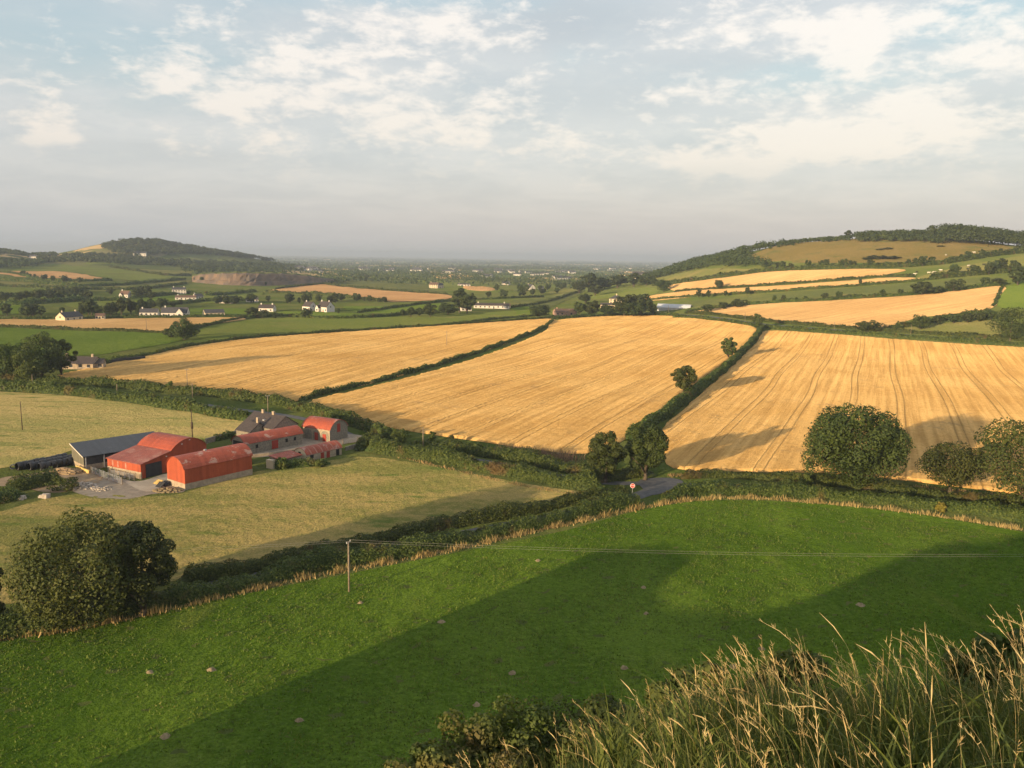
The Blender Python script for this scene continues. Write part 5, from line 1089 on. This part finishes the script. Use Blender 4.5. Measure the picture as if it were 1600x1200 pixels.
# far houses and sheds strewn over the plain
fh = None; rg = np.random.default_rng(12)
mbw = MB(); mbw.poly([(-6,-4,-1),(6,-4,-1),(6,-4,3.6),(-6,-4,3.6)]).poly([(-6,4,-1),(6,4,-1),(6,4,3.6),(-6,4,3.6)])
for x in (-6, 6): mbw.poly([(x,-4,-1),(x,4,-1),(x,4,3.6),(x,0,6.4),(x,-4,3.6)])
mbw.poly([(-6.3,-4.4,3.5),(6.3,-4.4,3.5),(6.3,0,6.6),(-6.3,0,6.6)], 1).poly([(-6.3,4.4,3.5),(6.3,4.4,3.5),(6.3,0,6.6),(-6.3,0,6.6)], 1)
fh = mbw.build('distant_house', [MAT['white'], MAT['darkroof']]); used_fh = False
for px, py, n in [(508,424,3),(470,421,4),(600,424,3),(650,419,3),(655,423,2),(690,420,3),(765,424,5),(800,424,6),(830,430,4),(820,427,5),(880,427,3),(935,420,2),(960,424,2),(745,433,3),(720,428,3),(560,421,3),(985,421,3),(870,436,3)]:
    for k in range(n):
        g = P(px+rg.uniform(-22, 22), py+rg.uniform(-2, 2)); o = fh if not used_fh else fh.copy()
        if used_fh: COL.objects.link(o)
        used_fh = True; s_ = rg.uniform(.9, 1.7); o.location = g; o.scale = (s_*rg.uniform(1, 2.4), s_, s_); o.rotation_euler = (0, 0, rg.uniform(-.7, .7))
        tag(o, 'tiny pale house far out on the hazy plain', 'house', 'houses on the far plain')

# ------------------------------------------------------------------ poles, wires, sign
def pole(px, ybase, ytop, label, mat='pole', arm=None, rad=.14, name='utility_pole', hmax=None):
    g, H, _ = px_size(px, ytop, ybase, 1); H = min(H, hmax) if hmax else H; t_ = empty(name, tuple(g), 0, label, 'pole')
    MB().tube([(0,0,-.5),(0,0,H)], [rad*1.15,rad*.8], 8).build('shaft', MAT[mat], t_, True)
    if arm:
        d = np.array([math.sin(R(arm)), math.cos(R(arm))]); a_ = MB().tube([(-d[0]*.55,-d[1]*.55,H-.15),(d[0]*.55,d[1]*.55,H-.15)], .06, 6).build('crossarm', MAT['galv'], t_)
        for s_ in (-1, 1): MB().tube([(s_*d[0]*.5,s_*d[1]*.5,H-.15),(s_*d[0]*.5,s_*d[1]*.5,H+.12)], [.06,.045], 6).build('insulator', MAT['white'], a_)
    return t_, g, H
p1 = pole(545.5, 925, 846, 'pale wooden utility pole standing alone in the lush pasture', arm=20)
pole(35, 672, 627, 'thin dark pole alone in the mown meadow at left', 'darkpole', rad=.12)
tpole, gT, HT = pole(301, 691, 640, 'dark pole with a transformer beside the barns', 'darkpole', rad=.14)
MB().tube([(0,0,HT*.42),(0,0,HT*.62)], .30, 10).build('transformer', MAT['darkpole'], tpole, True)
pole(419, 650, 618, 'utility pole behind the farmhouse', arm=60, rad=.12); pole(661, 701, 668, 'pale pole by the lane at the corner of the middle wheat field', rad=.12)
for px, yb, yt, lab in [(51,601,585,'short pole on the lane hedge at left'),(183,612,600,'short pole on the lane hedge left of centre'),(293,609,577,'tall pole at the lower edge of the left wheat field'),(301,622,599,'pole on the lane hedge above the transformer pole'),
        (698,541,517,'lone pole standing in the left wheat field'),(1044,492,477,'pole by the white roofed shed'),(1164,502,488,'pole on the lane above the middle wheat corner'),(1303,518,503,'short pole on the lane above the right wheat field'),(1423,522,507,'pale pole on the lane above the right wheat field'),
        (1578,533,517,'pole by the big tree at the right edge'),(229,517,497,'pole in the thin wheat strip'),(853,495,478,'pole left of the brick bungalow')]:
    pole(px, yb, yt, lab, 'pole', rad=.14, arm=70 if px in (293, 1044) else None)
# wires of the pasture pole
gP, HP_ = p1[1], p1[2]; dA = np.array([math.sin(R(20)), math.cos(R(20)), 0])
far_r = np.append(AH(1800, 866, HP_+gP[2]), HP_+gP[2]); far_l = np.append(AH(120, 862, HP_+gP[2]), HP_+gP[2])
tl, tr_ = far_l, far_r
for e_, lab in ((far_r, 'utility pole at the right end of the pasture wires'), (far_l, 'utility pole hidden behind the broad tree at left')):
    zg = gz(e_[0], e_[1]); t_ = empty('utility_pole', (e_[0], e_[1], zg), 0, lab, 'pole'); MB().tube([(0,0,-.5),(0,0,e_[2]-zg)], [.16,.11], 8).build('shaft', MAT['pole'], t_, True)
for s_, nm in ((-1, 'near'), (1, 'far')):
    for e_, side in ((far_r, 'right'), (far_l, 'left')):
        a = np.array([gP[0], gP[1], gP[2]+HP_+.1])+dA*.5*s_; b_ = e_+dA*.5*s_; L = np.linalg.norm(b_-a); pts = [a+(b_-a)*t-np.array([0, 0, 4*t*(1-t)*L*.008]) for t in np.linspace(0, 1, 26)]
        tag(MB().tube(pts, .008, 5).build('power_line', MAT['wire'], None, True), f'{nm} wire running {side} from the pasture pole', 'wire')
# stop sign
g = P(988, 772); r = px_ray(988, 759); hs = 3.0; D = math.hypot(g[0], g[1]); hs = CAMZ+r[2]*D/math.hypot(r[0], r[1])-g[2]
t_ = empty('stop_sign', tuple(g), -math.atan2(g[0], g[1])+R(4), 'red octagonal stop sign on a grey post at the lane junction', 'sign')
MB().tube([(0,.06,-.4),(0,.06,hs+.35)], .04, 8).build('post', MAT['galv'], t_)
def octa(rad, y, dep): return MB().poly([(rad*math.cos(R(22.5+45*k)), y, hs+rad*math.sin(R(22.5+45*k))) for k in range(8)])
pl = octa(.53, -.012, 0).build('border', MAT['signwhite'], t_); octa(.47, -.018, 0).build('face', MAT['signred'], t_); octa(.53, .02, 0).build('back', MAT['galv'], t_)
fc = bpy.data.curves.new('lettering', 'FONT'); fc.body = 'STOP'; fc.size = .36; fc.align_x = 'CENTER'; fc.align_y = 'CENTER'; fo = bpy.data.objects.new('lettering_curve', fc); COL.objects.link(fo)
dg = bpy.context.evaluated_depsgraph_get(); lm = bpy.data.meshes.new_from_object(fo.evaluated_get(dg)); bpy.data.objects.remove(fo); lm.materials.clear(); lm.materials.append(MAT['signwhite'])
fo = bpy.data.objects.new('lettering', lm); COL.objects.link(fo); fo.parent = t_; fo.location = (0, -.026, hs); fo.rotation_euler = (R(90), 0, 0); fo.scale = (.95, 1.15, 1)

# ------------------------------------------------------------------ cattle
def cow_mesh(mat):
    mb = MB(); mb.tube([(-1.15,0,1.15),(-1.0,0,1.12),(-.4,0,1.02),(.3,0,1.02),(.85,0,1.12),(1.05,0,1.2)], [.16,.36,.42,.44,.36,.2], 10)
    mb.tube([(.95,0,1.2),(1.35,0,1.32),(1.5,0,1.38)], [.24,.18,.17], 8); mb.tube([(1.45,0,1.42),(1.68,0,1.30),(1.95,0,1.12)], [.17,.16,.09], 8)
    for x in (-.85, .72):
        for y in (-.22, .22): mb.tube([(x,y,1.0),(x+.03,y,.5),(x,y,0)], [.14,.08,.06], 6)
    for y in (-.22, .22): mb.tube([(1.45,y*.6,1.5),(1.42,y*1.4,1.5)], [.05,.03], 5)
    mb.tube([(-1.12,0,1.3),(-1.22,0,.9),(-1.22,0,.5)], [.04,.03,.04], 5)
    o = mb.build('cow', MAT[mat], None, True); me = o.data; bpy.data.objects.remove(o); return me
CW = {'w': cow_mesh('cow_w'), 'b': cow_mesh('cow_b')}
for px, py, c_ in [(1478,400,'w'),(1522,396,'w'),(1488,405,'b'),(1429,430,'w'),(1451,428,'w'),(1457,429,'w'),(1459,427,'w'),(1470,424,'w'),(1493,419,'w'),(1495,420,'b'),(1513,417,'w'),(1521,418,'w'),(1512,422,'b'),(1537,415,'b'),(1560,412,'w'),(1432,427,'b')]:
    g = P(px, py); o = bpy.data.objects.new('cow', CW[c_]); COL.objects.link(o); o.location = (g[0], g[1], g[2]+.3); o.rotation_euler = (0, 0, PR.uniform(-.9, .9)+(math.pi if PR.random() < .5 else 0)); o.scale = (1.15,)*3
    up = py < 408
    tag(o, ('white' if c_ == 'w' else 'black')+(' cow grazing high on the dry dome' if up else ' cow in the cattle pasture on the right hill'), 'cow', 'cattle on the right hill')

# ------------------------------------------------------------------ bare soil spots in the pasture
for px, py, w_ in [(330,1048,14),(234,1052,11),(258,1152,15),(468,1127,13),(690,973,12),(801,1053,13),(745,1103,12),(975,1045,13),(563,943,9),(840,877,9),(1345,946,14),(1190,1015,12),(1145,1043,12),(1010,960,9),(1006,919,9)]:
    g = P(px, py); rad = w_*math.hypot(g[1], CAMZ)/F*.46; rg = np.random.default_rng(px); mb = MB(); n = 14; rings = [[(g[0]+rad*f_*rg.uniform(.65, 1.25)*math.cos(k*2*math.pi/n)*1.1, g[1]+rad*f_*rg.uniform(.65, 1.25)*math.sin(k*2*math.pi/n), 0) for k in range(n)] for f_ in (1, .55)]
    pts = [(x, y, gz(x, y)+.06+(.0 if i == 0 else .26)*rg.uniform(.5, 1.3)) for i, rr in enumerate(rings) for x, y, _ in rr]+[(g[0], g[1], gz(g[0], g[1])+.42)]
    fs = [(k, (k+1) % n, n+(k+1) % n, n+k) for k in range(n)]+[(n+k, n+(k+1) % n, 2*n) for k in range(n)]
    tag(mesh_obj('bare_soil_spot', np.array(pts), fs, MAT['earth']), 'small bare brown soil mound in the lush pasture', 'soil', kind='structure')

rg = np.random.default_rng(9); n = 150000; Dt = np.sqrt(rg.uniform(66**2, 175**2, n)); at_ = np.radians(rg.uniform(-34, 34, n)); x = Dt*np.sin(at_); y = Dt*np.cos(at_)
patch = np.sin(x*.21+2*np.sin(y*.13))*np.sin(y*.19+1.5*np.sin(x*.11))+.6*np.sin(x*.9+y*.5)*np.sin(y*.8-x*.4); k = inside(np.vstack([top, low]), x, y) & (rg.random(n) < .5+.5*patch); x, y, Dt = x[k], y[k], Dt[k]; n = len(x); z = Z(x, y)+.04
h = rg.uniform(.10, .32, n); a = rg.uniform(0, 6.28, n); wv = rg.uniform(.06, .16, n); ox, oy = np.cos(a)*wv, np.sin(a)*wv; lx, ly = rg.normal(0, .07, n), rg.normal(0, .07, n)
tag(mesh_obj('pasture_grass', np.stack([np.column_stack([x-ox, y-oy, z]), np.column_stack([x+ox, y+oy, z]), np.column_stack([x+lx, y+ly, z+h])], 1).reshape(-1, 3), np.arange(3*n).reshape(n, 3), MAT['tuft'], var=rg.random(n)), 'short grass tufts covering the lush pasture', 'grass', kind='stuff')

# ------------------------------------------------------------------ the rock in the foreground: bushes and tall dry grass
def on_ray(px, py, D):
    r = px_ray(px, py); k = D/math.hypot(r[0], r[1]); return np.array([r[0]*k, r[1]*k, CAMZ+r[2]*k])
for i, (px, yt, D, wp, mt, lab) in enumerate([(880,1070,23,300,'scrub','bramble bush on the rock edge, widest one in the bottom centre'),(735,1112,21,210,'scrub','dark bramble bush at the left end of the bottom thicket'),(820,1098,22,200,'hedge','leafy bush in the middle of the bottom thicket'),(965,1085,22,170,'ash','lighter leafed bush behind the dry grass'),(665,1160,20,150,'hedge','low dark bush at the bottom left of the thicket'),
        (1090,1040,19,180,'scrub','dark bush showing through the dry grass'),(1250,1030,18,170,'hedge','shaded bush behind the dry grass right of centre'),(1580,985,15,130,'hedge','shaded bush behind the dry grass at the right edge')]):
    top_ = on_ray(px, yt, D); W = wp*D*1.15/F; H = max(W*.85, 1.6); rg = np.random.default_rng(200+i); base_z = gz(top_[0], top_[1]); H = max(H, top_[2]-base_z)
    lb = lobes_for(rg, W, H, H-W*1.1, 26); V_, F_, va = crown_mesh(rg, lb, 11000, .11, .25); t_ = empty('bramble_bush', (top_[0], top_[1], top_[2]-H), 0, lab, 'bush')
    mesh_obj('leaves', V_, F_, MAT[mt], t_, var=va); trunk_mb(rg, H, W, max(H-W, .4), .05, 6).build('stems', MAT['bark'], t_, True)

rg = np.random.default_rng(42)
def root_spots(n, d0, d1, a0, a1):
    D = np.sqrt(rg.uniform(d0**2, d1**2, n)); a = np.radians(rg.uniform(a0, a1, n)); x = D*np.sin(a); y = D*np.cos(a); return x, y, Z(x, y)
def strips(x, y, z, h, lean_dir, lean, width, seg, rg, droop=.3):
    """flat tapering blades"""
    n = len(x); t = np.linspace(0, 1, seg+1)[None, :]; ld = np.stack([np.cos(lean_dir), np.sin(lean_dir)], 1)
    out = lean[:, None]*(t**1.8)*h[:, None]; up = h[:, None]*(t-droop*(lean[:, None])*t**3)
    cx = x[:, None]+ld[:, :1]*out; cy_ = y[:, None]+ld[:, 1:]*out; cz = z[:, None]+up
    pa = rg.uniform(0, math.pi, n); wv = width[:, None]*(1-t**2*.95)*.5; ox = np.cos(pa)[:, None]*wv; oy = np.sin(pa)[:, None]*wv
    V_ = np.stack([np.stack([cx-ox, cy_-oy, cz], -1), np.stack([cx+ox, cy_+oy, cz], -1)], 2).reshape(n, -1, 3)
    k = np.arange(seg)*2; f = np.stack([k, k+1, k+3, k+2], -1); F_ = (f[None]+(np.arange(n)*(seg+1)*2)[:, None, None]).reshape(-1, 4)
    return V_.reshape(-1, 3), F_, np.repeat(rg.random(n), seg)
# undergrowth
x, y, z = root_spots(30000, 2.2, 9.5, -4, 44); keep = rg.random(len(x)) < np.clip((np.degrees(np.arctan2(x, y))-4)/16, .05, 1); x, y, z = x[keep], y[keep], z[keep]; n = len(x); h = rg.uniform(.10, .36, n)
V_, F_, va = strips(x, y, z-.03, h, math.pi+rg.normal(0, 1.3, n), rg.uniform(.1, .8, n), rg.uniform(.004, .011, n), 4, rg)
tag(mesh_obj('green_grass', V_, F_, MAT['blade'], var=va), 'matted green grass under the tall dry stems on the rock', 'grass', kind='stuff')
x, y, z = root_spots(420, 2.8, 8.0, 6, 44); n = len(x)
V_, F_, va = strips(np.repeat(x, 5)+rg.normal(0, .02, 5*n), np.repeat(y, 5)+rg.normal(0, .02, 5*n), np.repeat(z, 5)-.02, rg.uniform(.2, .55, 5*n), rg.uniform(0, 6.28, 5*n), rg.uniform(.3, 1.0, 5*n), rg.uniform(.010, .022, 5*n), 5, rg)
tag(mesh_obj('broad_grass', V_, F_, MAT['lime'], var=va), 'broad green grass tussocks among the dry stems', 'grass', kind='stuff')
# stems with seed heads
x, y, z = root_spots(1750, 2.7, 7.2, -6, 44); keep = rg.random(len(x)) < np.clip((np.degrees(np.arctan2(x, y))-2)/14, .16, 1)*(.62+.38*np.sin(x*3.3+y*2.1)*np.sin(x*1.1-y*2.9)); x, y, z = x[keep], y[keep], z[keep]; n = len(x)
Vs, Fs, vv, nb = [], [], [], 0
for i in range(n):
    azd = math.degrees(math.atan2(x[i], y[i])); side = min(max((azd-2)/20, 0), 1)
    h = rg.uniform(.16, .44)+side*rg.uniform(.02, .34)+max(0, min((azd-25)/8, 1))*rg.uniform(0, .16); ld = math.pi+rg.normal(.1, .75); ln = abs(rg.normal(.27, .2))+.03; m_ = 8; tt = np.linspace(0, 1, m_); ux, uy = math.cos(ld), math.sin(ld)
    head = rg.choice([0, 1, 2, 3], p=[.14, .36, .3, .2]); rs = rg.uniform(.0005, .00095)
    pts = np.stack([x[i]+ux*ln*h*tt**2.2, y[i]+uy*ln*h*tt**2.2, z[i]+h*(tt-.35*ln*tt**4)], 1); rad = rs*(1.3-.7*tt)
    if head < 2:
        w_ = rg.uniform(.003, .0055) if head == 0 else rg.uniform(.0014, .0026); rad = np.where(tt > .80, np.maximum(rad, w_*np.sin(np.clip((tt-.74)/.28, 0, 1)*math.pi)), rad)
    mb = MB(); mb.tube(pts, list(rad), 3, cap=False)
    if head in (1, 2):
        for k in range(int(rg.integers(8, 16))):
            f_ = rg.uniform(.66, 1.0); c_ = np.array([np.interp(f_, tt, pts[:, j]) for j in range(3)]); d = np.array([ux*.5+rg.normal()*.4, uy*.5+rg.normal()*.4, .8]); d /= np.linalg.norm(d); l_ = rg.uniform(.012, .04)
            mb.tube([c_, c_+d*l_*.5, c_+d*l_], [.0005, .0014, .0003], 3, cap=False)
    Vs.append(np.array(mb.v)); Fs += [tuple(q_+nb for q_ in f) for f in mb.f]; nb += len(mb.v); vv += [rg.random()]*len(mb.f)
tag(mesh_obj('dry_grass', np.vstack(Vs), Fs, MAT['straw_stem'], var=np.array(vv)), 'tall golden seeding grass leaning left in the lower right foreground', 'grass', kind='stuff')

# ------------------------------------------------------------------ haze
ordinals()
hb = MB().box(-31000, 31000, -31000, 31000, -60, 118).build('haze', material('haze_air')[0]); hm = hb.data.materials[0]; ht = NT(hm.node_tree); ht.n.remove(ht.n['Principled BSDF'])
pv = ht.add('ShaderNodeVolumePrincipled'); pv.inputs['Color'].default_value = (.43, .515, .665, 1); pv.inputs['Density'].default_value = 1.2e-4; pv.inputs['Anisotropy'].default_value = 0.0
ht.l.new(pv.outputs[0], ht.n['Material Output'].inputs['Volume']); tag(hb, 'thin evening haze over the whole landscape', 'haze', kind='stuff')
